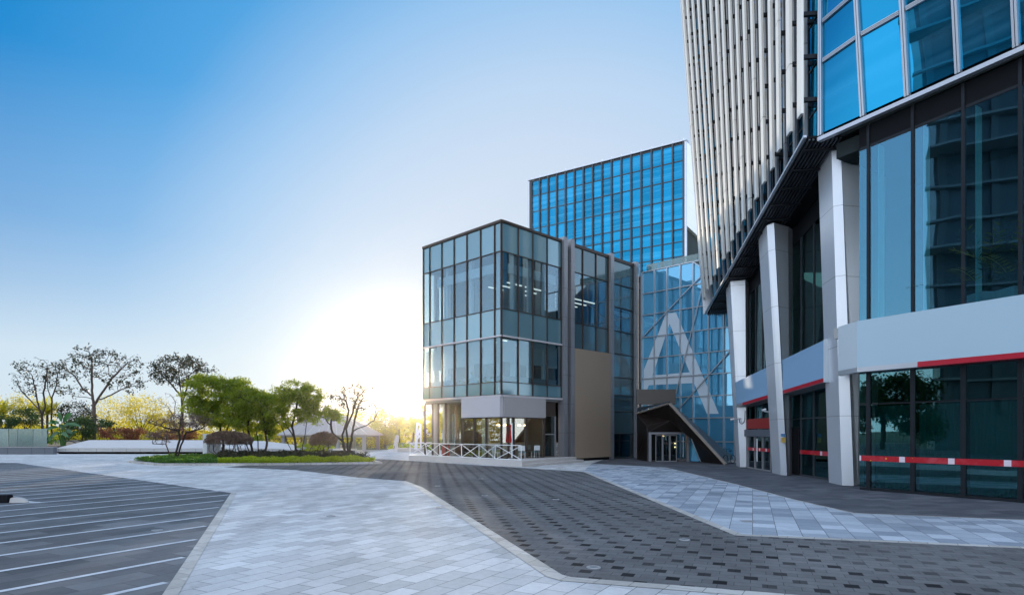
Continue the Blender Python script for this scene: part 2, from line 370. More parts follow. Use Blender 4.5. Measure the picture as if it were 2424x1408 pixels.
# ------------------------------------------------------------------ facades
class Facade:
    def __init__(s, o, d, n): s.o = V((o[0], o[1], 0)); s.d = V((d[0], d[1], 0)).normalized(); s.n = V((n[0], n[1], 0)).normalized()
    def p(s, t, z, off=0.): q = s.o + s.d * t + s.n * off; return V((q.x, q.y, z))
    def t(s, u, off=0.):                               # distance along the facade at which the photograph shows column u
        k = k_(u); o = s.o + s.n * off; return (k * o.y - o.x) / (s.d.x - k * s.d.y)
    def pane(s, par, name, t0, t1, z0, z1, m, off=0., th=.025, gap=.0):
        mb = MB(); a, b = t0 + gap, t1 - gap
        mb.slab(s.p(a, z0, off - th), s.p(b, z0, off - th), s.p(b, z1, off - th), s.p(a, z1, off - th), s.n * th); return obj(name, mb, m, par)
    def box(s, mb, t0, t1, z0, z1, o0, o1):
        mb.slab(s.p(t0, z0, o0), s.p(t1, z0, o0), s.p(t1, z1, o0), s.p(t0, z1, o0), s.n * (o1 - o0))
    def grid(s, par, name, ts, zs, m, vw=.05, vd=.09, hw=.045, hd=.07, ends=True):
        mb = MB()
        for t in ts: s.box(mb, t - vw / 2, t + vw / 2, min(zs), max(zs), -.06, vd)
        for z in zs:
            for a, b in zip(ts[:-1], ts[1:]):
                s.box(mb, min(a, b) + vw / 2, max(a, b) - vw / 2, z - hw / 2, z + hw / 2, -.05, hd)
        return obj(name, mb, m, par)

# ------------------------------------------------------------------ the glass corner building with the cafe
C0 = V((k_(1187) * 42.6, 42.6, 0))
cafe = thing('glass_building', 'glass corner building with a cafe on its ground floor', 'building', C0)
FL = Facade(C0, (-1, 1), (-1, -1)); FR = Facade(C0, (1, 1), (1, -1))
tl = [FL.t(u) for u in (1187, 1171.5, 1138.4, 1106, 1075.7, 1046.6, 1018, 1003)]
tr = [FR.t(u) for u in (1187, 1226, 1260.6, 1294.6, 1328)]
ZR = [16.73, 14.75, 10.80, 8.88, 5.74, 4.855]
tl[0] = .0; tr[0] = .0
kinds = ['s', 'c', 's', 'c', 's']
for F, ts in ((FL, tl), (FR, tr)):
    for i in range(len(ts) - 1):
        for j in range(5):
            a, b = ts[i], ts[i + 1]
            if kinds[j] == 's': F.pane(cafe, 'spandrel_panel', a + .03, b - .03, ZR[j + 1] + .025, ZR[j] - .025, M['spandrel'])
            else: F.pane(cafe, 'window_pane', a + .03, b - .03, ZR[j + 1] + .025, ZR[j] - .025, M['clear'])
    F.grid(cafe, 'mullion_grid', ts, ZR, M['mull_dark'])
mb = MB()
LE, RE = tl[-1], tr[-1]
for F, e in ((FL, LE + .05), (FR, RE - .05)):
    F.box(mb, -.08 if F is FL else .02, e, 16.73, 16.90, -.25, .12)
obj('parapet_cap', mb, M['mull_dark'], cafe)
for F, e in ((FL, LE + .05), (FR, RE)):
    mb = MB(); F.box(mb, -.1 if F is FL else .02, e, 8.83, 8.95, .075, .15); obj('ledge_trim', mb, M['board'], cafe)
    mb = MB(); F.box(mb, -.1 if F is FL else .02, e, 4.70, 4.83, -.3, .16); obj('ledge_trim', mb, M['board'], cafe)

def corner_poly(t0, t1, inset, z):                      # plan of the corner block inside its glass
    a = FL.p(LE - inset, z, -inset); c = FL.p(inset * .0, z, -inset); 
    q = C0 + V((0, 1, 0)) * inset * 1.414
    return [FL.p(LE - .02, z, -inset), V((q.x, q.y, z)), FR.p(RE + 1.0, z, -inset), FR.p(RE + 1.0, z, -8.6), FL.p(LE - .02, z, -7.0)]
mb = MB()
for z0, z1 in ((4.55, 4.84), (8.93, 9.35), (10.2, 10.75), (14.8, 15.2), (16.3, 16.7)):
    mb.prism([(p.x, p.y, z0) for p in corner_poly(0, 0, .16, z0)], (0, 0, z1 - z0))
obj('floor_slab', mb, M['ceiling'], cafe)
mb = MB()                                               # walls deep inside and on the far side
for z0, z1 in ((0.42, 4.55), (4.85, 8.9), (10.76, 14.79)):
    FL.box(mb, .8, LE - 1.5, z0, z1, -6.6, -6.4)
    FR.box(mb, 2.0, 6.3, z0, z1, -8.8, -8.6); FR.box(mb, .95, 1.35, z0, z1, -8.8, -8.6)
obj('back_wall', mb, M['interior'], cafe)
mb = MB(); FR.box(mb, 1.2, RE, 4.85, 8.9, -2.9, -2.7); obj('room_partition', mb, M['beige'], cafe)
mb = MB(); FL.box(mb, 1.3, LE - 2.4, 4.85, 8.9, -3.2, -3.0); obj('room_partition', mb, M['interior'], cafe)
mb = MB(); FL.box(mb, 1.5, LE - 1.9, 10.76, 14.79, -3.9, -3.7); obj('room_partition', mb, M['interior'], cafe)
mb = MB()
for F, ts in ((FL, [.75, 3.7, 6.4]), (FR, [1.6, 3.3, 4.9])):
    for t in ts:
        for z0, z1 in ((4.85, 8.92), (10.76, 14.79)): F.box(mb, t - .14, t + .14, z0, z1, -.62, -.36)
    for z0, z1 in ((8.35, 8.9), (13.45, 14.1)): F.box(mb, .9, ts[-1] + 1.0, z0, z1, -.34, -.2)
obj('interior_column', mb, M['white'], cafe)
for F, ts in ((FL, tl), (FR, tr)):                      # roller blinds of the second floor and the low cabinets behind the glass
    for i in range(len(ts) - 1):
        drop = random.uniform(7.05, 7.25) - (.12 if F is FL and i > 3 else 0)
        F.pane(cafe, 'roller_blind', ts[i] + .12, ts[i + 1] - (.25 if F is FR else .05), drop, 8.6, M['blind'], off=-.18, th=.02)
    mb = MB(); F.box(mb, .4, ts[-1] - .2, 4.85, 6.15, -.7, -.3); F.box(mb, .38, ts[-1] - .18, 6.15, 6.2, -.72, -.28); obj('window_cabinet', mb, M['concrete'], cafe)
for i, (off, z) in enumerate(((-1.6, 13.2), (-2.6, 13.2), (-3.6, 13.2))):
    mb = MB(); FR.box(mb, 2.2, RE + 2, z, z + .07, off - .12, off); obj('ceiling_light', mb, M['lamp'], cafe)
for F, off in ((FR, -1.3), (FL, -1.5)):
    for t0 in (1.2, 2.8, 4.4):
        mb = MB(); F.box(mb, t0, t0 + 1.1, 8.80, 8.86, off - .3, off); obj('ceiling_light', mb, M['room_fill'], cafe)  # glowing strips added behind the blinds to light them and the room
# soffit over the recessed cafe front, cafe boards and ground floor glass
ZF = .40
mb = MB(); FL.box(mb, 3.0, LE, 4.50, 4.549, -4.2, -.02); obj('soffit', mb, M['ceiling'], cafe)
tb0 = FL.t(1096); 
FL.pane(cafe, 'sign_board', -.02, tb0, 3.30, 4.69, M['board'], off=.17, th=.3)
tb1 = FR.t(1288)
FR.pane(cafe, 'sign_board', .15, tb1, 3.30, 4.69, M['board_r'], off=.17, th=.3)
mb = MB(); FR.box(mb, tb1 + .05, FR.t(1322), 3.45, 4.69, -.5, -.3); obj('fascia_panel', mb, M['mull_dark'], cafe)
gts = [0.0] + [FL.t(u) for u in (1151.5, 1122, 1093.5)]
for a, b in zip(gts[:-1], gts[1:]): FL.pane(cafe, 'shop_window', a + .06, b - .06, ZF + .06, 3.29, M['cafe_glass'], off=-.05)
FL.grid(cafe, 'shop_frame', gts, [ZF + .03, 1.15, 3.26], M['mull_dark'], .12, .06, .07, .05)
rt = [FL.t(1093.5, -1.6), FL.t(1076, -1.6), FL.t(1062, -1.6), FL.t(1044, -1.6)]
for a, b in zip(rt[:-1], rt[1:]): FL.pane(cafe, 'shop_window', a + .05, b - .05, ZF + .05, 4.49, M['cafe_glass'], off=-1.6)
FL.grid(cafe, 'shop_frame', rt, [ZF + .03, 4.46], M['mull_dark'], .1, .06, .06, .05)
FL.pane(cafe, 'return_window', 0, 1, ZF, 4.49, M['cafe_glass'], off=-30) if False else None
FL.pane(cafe, 'poster_panel', rt[1] + .1, rt[2] - .1, 1.2, 3.7, plain('pale blue poster', (.33, .5, .58), .6, 0, .05), off=-1.75)
mb = MB(); q0, q1 = FL.p(gts[-1] - .06, 0, -.1), FL.p(gts[-1] - .06, 0, -1.55)
mb.slab((q0.x, q0.y, ZF), (q1.x, q1.y, ZF), (q1.x, q1.y, 4.49), (q0.x, q0.y, 4.49), FL.d * .05); obj('return_frame', mb, M['mull_dark'], cafe)
mb = MB(); FL.box(mb, FL.t(1060, -2.2) - .35, FL.t(1060, -2.2) + .35, ZF, 4.5, -2.6, -2.0); obj('cafe_column', mb, M['white'], cafe)
mb = MB(); FL.box(mb, 2.6, 3.0, ZF, 4.5, -1.3, -.9); obj('cafe_column', mb, M['white'], cafe)
rts = [.0] + [FR.t(u) for u in (1204, 1216, 1246, 1288)]
for a, b in zip(rts[:-1], rts[1:]): FR.pane(cafe, 'shop_window', a + .06, b - .06, ZF + .06, 3.29, M['cafe_glass'], off=-.05)
FR.grid(cafe, 'shop_frame', rts, [ZF + .03, 3.26], M['mull_dark'], .12, .06, .07, .05)
dts = [FR.t(u) for u in (1291, 1322)]
FR.pane(cafe, 'cafe_door', dts[0] + .06, dts[1] - .06, ZF + .02, 3.44, M['clear_dark'], off=-.35)
mb = MB(); FR.box(mb, dts[0] + .1, dts[1] - .05, 2.05, 2.13, -.34, -.28); FR.box(mb, dts[0], dts[0] + .07, ZF, 3.45, -.38, -.25); FR.box(mb, dts[1] - .08, dts[1], ZF, 3.45, -.38, -.25); obj('door_frame', mb, M['galv'], cafe)
mb = MB()                                              # lattice screen of warm wood inside the cafe
for i in range(16): FR.box(mb, 2.0 + i * .28, 2.04 + i * .28, 1.2, 3.3, -4.2, -4.16)
for z in (1.5, 2.1, 2.7): FR.box(mb, 1.9, 6.6, z, z + .04, -4.26, -4.21)
obj('wood_lattice', mb, M['wood'], cafe)
mb = MB(); FR.box(mb, 1.6, 6.6, ZF, 3.4, -5.0, -4.8); obj('cafe_back_wall', mb, M['wood'], cafe)
mb = MB(); FR.box(mb, 2.2, 5.6, ZF, 1.45, -3.6, -3.0); obj('cafe_counter', mb, M['white'], cafe)
for i in range(4):
    mb = MB(); c = FR.p(1.8 + i * 1.1, 2.75, -2.2 - .4 * (i % 2)); mb.lathe([(.0, .12), (.05, .1), (.16, 0), (.15, -.01), (0, .02)], c, 12); obj('pendant_lamp', mb, M['warm'], cafe)
mb = MB(); mb.prism([FL.p(LE, .02, -1.75), FL.p(.02, .02, -.02), FR.p(RE + .2, .02, -.02), FR.p(RE + .2, .02, -8.5), FL.p(LE, .02, -8.5)], (0, 0, ZF - .04)); obj('cafe_floor', mb, M['floor'], cafe)
# the dark wing: silver fins, glass bays, taupe panel
mb = MB()
for F_, u0, u1 in ((FR, 1328.2, 1337), (FR, 1345, 1353.5), (FR, 1439, 1447), (FR, 1498, 1505.6)):
    pass
def fin(u0, u1, z1): 
    mb = MB(); FR.box(mb, FR.t(u0), FR.t(u1), 0.0, z1, -.3, .30); return obj('vertical_fin', mb, M['cladfin'], cafe)
fin(1328.6, 1337, 17.12); fin(1345.3, 1353.3, 17.12); fin(1439.4, 1447, 17.1); fin(1498.4, 1505.4, 17.1)
mb = MB(); FR.box(mb, FR.t(1337.05), FR.t(1345.25), 0, 16.6, -.9, -.7); obj('recess_panel', mb, M['black'], cafe)
w1 = [FR.t(u) for u in (1353.6, 1378.7, 1410, 1439.2)]; zr1 = [16.73, 14.75, 10.80, 8.8]
for i in range(3):
    for j in range(3): FR.pane(cafe, 'spandrel_panel' if j != 1 else 'window_pane', w1[i] + .03, w1[i + 1] - .03, zr1[j + 1] + .03, zr1[j] - .03, M['spandrel_dark'] if j != 1 else M['clear'])
FR.grid(cafe, 'mullion_grid', w1, zr1, M['mull_dark'])
FR.pane(cafe, 'blank_panel', w1[0] + .02, w1[-1] - .02, .22, 8.75, M['brownpanel'], off=.3, th=.5)
mb = MB(); FR.box(mb, w1[0] + .02, w1[-1] - .02, 0, .21, -.3, .15); obj('plinth_strip', mb, M['black'], cafe)
w2 = [FR.t(1447.2), FR.t(1498.2)]; zr2 = [16.73, 14.75, 12.8, 10.8, 8.88, 6.9, 5.4, 4.0, 2.15, .1]
for j in range(9):
    FR.pane(cafe, 'window_pane' if j in (2, 8) else 'spandrel_panel', w2[0] + .03, w2[1] - .03, zr2[j + 1] + .03, zr2[j] - .03, M['clear'] if j == 2 else (M['clear_dark'] if j == 8 else M['spandrel_dark']))
FR.grid(cafe, 'mullion_grid', w2, zr2, M['mull_grey'], .06, .09, .09, .1)
mb = MB(); FR.box(mb, w1[0], FR.t(1505.4), 16.73, 16.95, -.3, .1); obj('wing_cap', mb, M['mull_dark'], cafe)
mb = MB()
FR.box(mb, w1[0], w2[1], 10.2, 10.75, -5, -.1); FR.box(mb, w1[0], w2[1], 14.4, 14.75, -5, -.1); FR.box(mb, w1[0], w2[1], 10.8, 14.4, -5.2, -5.0); obj('wing_interior', mb, M['interior'], cafe)
for i, off in enumerate((-1.3, -2.3, -3.3, -4.3)):
    mb = MB(); FR.box(mb, w1[0] + .3, w2[0] - .4, 13.1 , 13.17, off - .14, off); obj('ceiling_light', mb, M['lamp'], cafe)
mb = MB(); FR.box(mb, w2[0] + .02, w2[1], 12.3, 12.6, -.6, -.4); obj('bulkhead', mb, M['white'], cafe)
tE = FR.t(1505.4)
mb = MB(); FR.box(mb, tE, tE + .35, 0, 16.9, -10, -.2); obj('end_wall', mb, M['interior_dark'], cafe)
mb = MB()                                              # roof and the closed rear of the wing
FR.box(mb, .3, tE - .01, 16.0, 16.69, -8.6, -.4); FR.box(mb, RE + 1.1, tE - .01, 0, 16.0, -8.6, -5.4); FR.box(mb, w1[0], tE - .1, 0, 10.1, -5.3, -1.4); obj('wing_body', mb, M['interior_dark'], cafe)
# terrace with two steps
ter = thing('cafe_terrace', 'low pale stone terrace with two steps in front of the cafe', 'terrace', (0, 44, 0))
tA = FL.p(-.9, 0, 1.15); 
T0 = V((.62, 40.3, 0)); T0 = V((k_(1236) * 39.9, 39.9, 0)); T1 = V((k_(967) * 49.8, 49.8, 0))
bk = FL.p(LE + 2.0, 0, -4.0)
mb = MB(); mb.prism([(T0.x, T0.y, 0), (FR.p(RE + .45, 0, 1.15).x, FR.p(RE + .45, 0, 1.15).y, 0), (FR.p(RE + .45, 0, .45).x, FR.p(RE + .45, 0, .45).y, 0), (C0.x + .1, C0.y + .15, 0), (FL.p(LE, 0, -1.5).x, FL.p(LE, 0, -1.5).y, 0), (bk.x, bk.y, 0), (T1.x - .4, T1.y + 3, 0), (T1.x, T1.y, 0)], (0, 0, .385)); obj('platform', mb, M['plinth'], ter, bevel=.02)
a = T0 + V((.05, -.35, 0)); 
mb = MB(); e1 = FR.p(RE + .75, 0, 1.6); e2 = FR.p(RE + .75, 0, .5)
mb.prism([(a.x, a.y, 0), (e1.x, e1.y, 0), (e2.x, e2.y, 0), (T0.x + .3, T0.y + .6, 0)], (0, 0, .19)); obj('step', mb, M['plinth'], ter, bevel=.02)

# ------------------------------------------------------------------ the blue block behind
SCB = 115.
R0 = V((k_(1625) * SCB, SCB, 0))
blk = thing('office_block', 'tall blue mirror glass office block rising behind the glass corner building', 'building', R0)
FB = Facade(R0, (-1.57, 1), (-1, -1.57)); FBR = Facade(R0, (.637, 1), (1.57, -1))
zsb = lambda v: Zat(v, SCB * 1.0025)
ZB = [zsb(v) for v in (339.6, 379.8, 422.8, 468.8, 517.4, 541.7, 571, 606, 640, 668)]
ta, tb_ = FB.t(1618.5), FB.t(1259)
tbs = [ta + (tb_ - ta) * i / 16 for i in range(17)]
for i in range(16):
    um = 1618 - (i + .5) * 22.5
    for j in range(9):
        vv = HV - (ZB[j] - CAMZ) / (R0.y + FB.d.y * tbs[i]) * FPX                       # top of the pane in the photograph
        lim = 567 + (um - 1330) * .31 if um > 1330 else 526 + (um - 1187) * .29
        if vv > lim + 12: continue
        FB.pane(blk, 'window_pane', tbs[i] + .09, tbs[i + 1] - .09, ZB[j + 1] + .07, ZB[j] - .07, M['blue'], th=.04)
mb = MB()
for i, t in enumerate(tbs): FB.box(mb, t - .13, t + .13, 12, ZB[0] + .35, -.1, .38)
obj('mullion', mb, M['mull_grey'], blk)
for z in ZB:
    mb = MB(); FB.box(mb, tbs[0], tbs[-1], z - .09, z + .09, -.08, .1); obj('transom', mb, M['mull_grey'], blk)
mb = MB(); FB.box(mb, -.1, tb_ + .9, ZB[0] + .36, ZB[0] + .62, -1.2, .3); obj('roof_edge', mb, M['trim'], blk)
mb = MB()
for t in tbs: c = FB.p(t, ZB[0] + .62, .1); mb.box(c.x - .06, c.x + .06, c.y - .06, c.y + .06, c.z, c.z + .3)
obj('roof_clip', mb, M['white'], blk)
mb = MB(); FB.box(mb, tb_ + .55, tb_ + .9, 12, ZB[0] + .355, -.4, .1); FB.box(mb, tb_ + .14, tb_ + .55, zsb(515), zsb(512), -.2, 0); obj('edge_frame', mb, M['trim'], blk)
mb = MB(); FB.box(mb, .0, ta - .14, 12, ZB[0] + .355, -.4, .12); obj('edge_post', mb, M['silver'], blk)
mb = MB(); zc = Zat(533, SCB)
mb.slab(FBR.p(.3, zc, 0), FBR.p(40, zc, 0), FBR.p(40, ZB[0] + .35, 0), FBR.p(.3, ZB[0] + .35, 0), -FBR.n * .6); obj('side_wall', mb, M['whitewall'], blk)
mb = MB()                                               # ribbed metal below the white side wall
for i in range(46): FBR.box(mb, .4 + i * .62, .4 + i * .62 + .5, 10, zc - .01, -1.3, -1.0 + .12 * (i % 2))
obj('ribbed_wall', mb, M['galv'], blk)
mb = MB(); mb.prism([FB.p(.6, 0, -.5), FB.p(tb_ - .1, 0, -.5), FB.p(tb_ - .1, 0, -24), FB.p(.6, 0, -24)], (0, 0, ZB[0] + .3)); obj('core', mb, M['interior_dark'], blk)

# ------------------------------------------------------------------ the atrium with the letter A
AO = V((11.42, 53.98, 0))
atr = thing('glass_atrium', 'pale blue glass atrium wall with a big white letter A beside the dark entrance canopy', 'building', AO)
FA = Facade(AO, (1, -1), (-1, -1))
taA = [FA.t(u) for u in (1521, 1550, 1580, 1611, 1642, 1678, 1714, 1740)] + [FA.t(1740) + 2.0, FA.t(1740) + 4.0]
ZA = [16.2, 14.3, 12.44, 10.5, 8.67, 6.9, 5.17, 3.4, 1.5, .05]
for i in range(len(taA) - 1):
    for j in range(9):
        z1a = z1b = ZA[j]
        if j == 0 and i >= 4:                                   # the roof edge falls to the right of the apex
            f = lambda t: 16.2 - max(0, t - taA[4]) * .62
            z1a, z1b = f(taA[i]), f(taA[i + 1])
            if z1b < ZA[1] + .3: continue
        mb = MB(); a, b = taA[i] + .03, taA[i + 1] - .03
        mb.slab(FA.p(a, ZA[j + 1] + .03, -.03), FA.p(b, ZA[j + 1] + .03, -.03), FA.p(b, z1b - .03, -.03), FA.p(a, z1a - .03, -.03), FA.n * .03)
        obj('window_pane', mb, M['sky_glass'], atr)
FA.grid(atr, 'mullion_grid', taA, ZA, M['trim'], .10, .12, .08, .1)
def apx_(x, y, off=0): # zoomed coordinates to a point of the wall
    u, v = 1320 + x / 2.386, 540 + y / 2.386
    t = FA.t(u, off); q = FA.o + FA.d * t + FA.n * off; return FA.p(t, Zat(v, q.y), off)
mb = MB()
for p, q in (((838, 240), (483, 612)), ((838, 240), (790, 450)), ((790, 450), (705, 780)), ((705, 780), (668, 935)), ((975, 690), (680, 1025)), ((768, 192), (860, 252))):
    mb.beam(apx_(*p, .13), apx_(*q, .13), .08, .07, FA.n)
obj('diagonal_brace', mb, M['trim'], atr)
mb = MB()
for poly in ([(612, 482), (632, 540), (537, 830), (505, 912), (487, 912), (487, 800)], [(612.5, 482), (668, 475), (770, 716), (745, 812), (632.5, 540)],
             [(770.5, 717), (910, 1047), (843, 1047), (770.5, 874), (745.5, 812)], [(537.5, 831), (745, 813), (770, 873), (515, 886)]):
    mb.prism([apx_(*p, .012) for p in poly], -FA.n * .008)
obj('letter_a', mb, M['film'], atr)
mb = MB(); mb.prism([FA.p(taA[0] - .05, 0, -.4), FA.p(taA[-1], 0, -.4), FA.p(taA[-1], 0, -8), FA.p(taA[0] - .05, 0, -8)], (0, 0, 14.0)); obj('core', mb, M['interior_dark'], atr)
mb = MB()
for a, b in zip(taA[:5], taA[1:6]): FA.box(mb, a + .02, b - .02, 16.3, 17.0, -.62, -.6)
obj('roof_balustrade', mb, M['pale_glass'], atr)
# entrance canopy
can = thing('entrance_canopy', 'dark faceted entrance canopy sloping down to the ground around the glass doors', 'canopy', (12, 47, 0))
Kp = P(1586, 957, 46.0); Lp = P(1507.5, 981, 50.5); Gp = V((k_(1717) * 42.6, 42.6, .02))
dD = 47.6
TL = P(1534, 1030, dD); TR = P(1626, 1030, dD); TL.z = TR.z = 2.25
BL = V((k_(1534) * dD, dD, 0)); BR = V((k_(1660) * 46.6, 46.6, 0)); L0 = V((k_(1508) * 50.6, 50.6, 0))
Mi = P(1586, 995, 47.2); M2 = P(1614, 1020, 46.3); M3 = P(1531, 1008, 48.6); TRr = P(1634, 1036, 47.4)
fv = [Lp, Kp, Gp, TL, TR, BR, L0, Mi, M2, M3, TRr]
mb = MB(); mb.add(fv, [(0, 9, 6), (0, 1, 7), (0, 7, 9), (9, 7, 3), (7, 4, 3), (7, 8, 4), (1, 8, 7), (1, 2, 8), (8, 10, 4), (8, 2, 10), (2, 5, 10), (6, 9, 3)])
BLl = V((k_(1532) * dD, dD, 0)); mb.add([L0, TL, BLl], [(0, 1, 2)])
obj('underside', mb, plain('dark brown facet panel', (.020, .014, .012), .35, .2, .2, 1), can)
mb = MB()
for a, b in ((Lp, Mi), (Mi, Kp), (Mi, TL), (Mi, TR), (M3, Lp), (M3, TL), (M3, Mi), (Mi, M2), (M2, Gp), (M2, TRr), (M2, Kp)):
    mb.beam(a + V((0, -.012, 0)), b + V((0, -.012, 0)), .03, .02)
obj('panel_seam', mb, plain('seam', (.05, .04, .036), .5), can)
mb = MB(); mb.beam(Kp + V((-.02, -.1, .06)), Gp + V((0, -.1, .02)), .24, .13); mb.beam(Lp + V((0, -.1, .06)), Kp + V((-.12, -.1, .06)), .24, .10); obj('edge_beam', mb, M['beige'], can)
up = V((.5, 3.5, .35))
mb = MB(); mb.add([Lp + V((0, 0, .2)), Kp + V((0, 0, .2)), Gp + V((.1, 0, .1)), Lp + V((.3, 1.2, .6)), Kp + up, Gp + V((1.6, 3.0, .4))], [(0, 1, 4, 3), (1, 2, 5, 4)]); obj('top_skin', mb, M['mull_grey'], can)
por = MB(); x0, x1 = BL.x - .05, TR.x + .05
por.box(x0, x0 + .2, dD - .5, dD, 0, 2.25); por.box(x1 - .2, x1, dD - .5, dD, 0, 2.25); por.box(x0 + .201, x1 - .201, dD - .5, dD, 2.09, 2.25); obj('door_portal', por, M['cladfin'], can)
n = 4; xs = [x0 + .55 + i * (x1 - x0 - .9) / n for i in range(n + 1)]
for i in range(3):
    d_ = MB(); d_.box(xs[i] + .04, xs[i + 1] - .04, dD - .28, dD - .26, .06, 1.98); dd = obj('door_leaf', d_, M['clear_dark'], can)
    f_ = MB()
    for xx in (xs[i] + .01, xs[i + 1] - .06): f_.box(xx, xx + .05, dD - .31, dD - .24, .0, 2.04)
    f_.box(xs[i] + .076, xs[i + 1] - .076, dD - .3, dD - .25, .0, .06); f_.box(xs[i] + .076, xs[i + 1] - .076, dD - .3, dD - .25, 1.98, 2.04); obj('door_frame', f_, M['galv'], dd)
h_ = MB(); h_.tube([(xs[3] + .45, dD - .42, .35), (xs[3] + .45, dD - .42, 1.9)], .03); obj('door_handle', h_, M['trim'], can)
b_ = MB(); b_.box(x0 + .2, x1 - .1, dD + 2.5, dD + 2.6, 0, 2.3); obj('lobby_wall', b_, M['interior_dark'], can)
for xx, zz in ((x0 + 1.75, 1.9), (x0 + 2.7, 1.3), (x0 + 2.7, 1.0)):
    e_ = MB(); e_.box(xx, xx + .12, dD + 2.3, dD + 2.4, zz, zz + .1); obj('lobby_lamp', e_, M['warm'], can)
t_ = MB(); t_.prism([(x1 + .05, dD - .3, .03), (BR.x - .1, 46.75, .03), (x1 + .12, dD - .3, 1.95)], (0, .03, 0)); obj('side_window', t_, M['sky_glass'], can)
t_ = MB(); t_.beam((x1 + .1, dD - .33, 2.0), (BR.x + .02, 46.7, .02), .07, .07); obj('side_window_frame', t_, M['trim'], can)
# blank sign board over the canopy
sb = thing('sign_board', 'blank taupe sign board fixed over the dark entrance canopy', 'sign', (11.5, 50, 0))
mb = MB(); mb.box(k_(1507.5) * 50, k_(1600) * 50, 50, 50.25, Zat(956.5, 50), Zat(921, 50)); obj('board', mb, plain('taupe board', (.105, .092, .08), .5, 0, .04, .4), sb, bevel=.02)
mb = MB(); 
for x in (10.9, 12.4): mb.box(x, x + .1, 50.26, 53.6 - (x - 10.9) * .9, 5.0, 5.1)
obj('bracket', mb, M['galv'], sb)
rl = thing('balcony_railing', 'short white railing between the blank sign board and the dark canopy', 'railing', (11.5, 51, 0))
mb = MB()
y = 52.0
for u in (1520.5, 1536, 1547.5, 1565): mb.box(k_(u) * y - .025, k_(u) * y + .025, y, y + .05, Zat(985, y), Zat(958.5, y))
obj('baluster', mb, M['white'], rl)
mb = MB(); mb.box(k_(1519) * y, k_(1577) * y, y, y + .06, Zat(958.4, y), Zat(955, y)); obj('top_rail', mb, M['white'], rl)
# ------------------------------------------------------------------ the office tower at the right
tow = thing('office_tower', 'big silver and glass office tower with vertical metal fins overhanging the plaza', 'building', (13, 25, 0))
B0 = V((12.5, 25, 0)); B1 = V((15.06, 46, 0)); nL = V((-(B1 - B0).y, (B1 - B0).x, 0)).normalized(); dL = (B1 - B0).normalized()
zb = lambda s: 14.2 - 3.1 * s
def LP(s, z, off=0., al=0.):                            # louvre side: leans outward towards its far end
    b = B0.lerp(B1, s); lean = -.074 * s * max(-.0, (z - zb(s)))
    q = b + nL * off + dL * al; return V((q.x + lean, q.y, z))
ZT = 41.
def fin_mesh(s, off, w, dpt, z0, seg, ph):
    mb = MB(); z = z0; 
    zz = [z0]; q = z0 + ph
    while q < ZT: 
        if q > z0 + .5: zz.append(q)
        q += seg
    zz.append(ZT)
    for a, b in zip(zz[:-1], zz[1:]):
        b2 = b - .035
        lo = [LP(s, a, off, -w / 2), LP(s, a, off, w / 2), LP(s, a, off + dpt, w / 2), LP(s, a, off + dpt, -w / 2)]
        hi = [LP(s, b2, off, -w / 2), LP(s, b2, off, w / 2), LP(s, b2, off + dpt, w / 2), LP(s, b2, off + dpt, -w / 2)]
        mb.cur = 0; mb.loft(lo, hi)
    mb.cur = 1
    z = z0 + .5 + ph * .2
    while z < ZT:                                       # dark clips that hold the fin
        lo = [LP(s, z, .02, -.07 - w * .3), LP(s, z, .02, .07 - w * .3), LP(s, z, off - .004, .07 - w * .3), LP(s, z, off - .004, -.07 - w * .3)]
        mb.loft(lo, [p + V((0, 0, .16)) for p in lo]); z += 1.75
    return mb
for i in range(17):
    s = .018 + .0607 * i
    obj('fin', fin_mesh(s + random.uniform(-.003, .003), .62 + random.uniform(-.04, .04), .45 + random.uniform(-.05, .05), .11, zb(s) + 1.15 + random.uniform(-.1, .1), 8.4, (i * 2.9) % 8.4), [M['fin'], M['dark']], tow)
    s2 = s + .026
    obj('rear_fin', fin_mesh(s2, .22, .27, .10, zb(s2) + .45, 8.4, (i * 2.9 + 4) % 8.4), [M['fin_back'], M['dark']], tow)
for i in range(17):                                     # glass behind the fins, one tall strip per bay
    a, b = i / 17 + .002, (i + 1) / 17 - .002
    mb = MB(); zz = [zb((a + b) / 2) + .1] 
    lo = [LP(a, zb(a) + .1, -.03), LP(b, zb(b) + .1, -.03), LP(b, zb(b) + .1, 0), LP(a, zb(a) + .1, 0)]
    hi = [LP(a, ZT, -.03), LP(b, ZT, -.03), LP(b, ZT, 0), LP(a, ZT, 0)]
    mb.loft(lo, hi); obj('window_pane', mb, M['blue_tower'], tow)
mb = MB()
for i in range(18):
    a, b = i / 17 - .0019, i / 17 + .0019
    lo = [LP(a, zb(a) + .1, -.05), LP(b, zb(b) + .1, -.05), LP(b, zb(b) + .1, .05), LP(a, zb(a) + .1, .05)]
    hi = [LP(a, ZT, -.05), LP(b, ZT, -.05), LP(b, ZT, .05), LP(a, ZT, .05)]; mb.loft(lo, hi)
z = 15.5
while z < ZT:
    for i in range(17):
        a, b = i / 17 + .0021, (i + 1) / 17 - .0021
        if z > zb(a) + .4: mb.loft([LP(a, z, -.02), LP(b, z, -.02), LP(b, z, .03), LP(a, z, .03)], [LP(a, z + .06, -.02), LP(b, z + .06, -.02), LP(b, z + .06, .03), LP(a, z + .06, .03)])
    z += 1.9
obj('mullion_grid', mb, M['dark'], tow)
mb = MB(); mb.beam(LP(-.004, zb(0) + .0, .62), LP(1.004, zb(1) + .0, .62), .12, .1); obj('edge_trim', mb, M['trim'], tow)
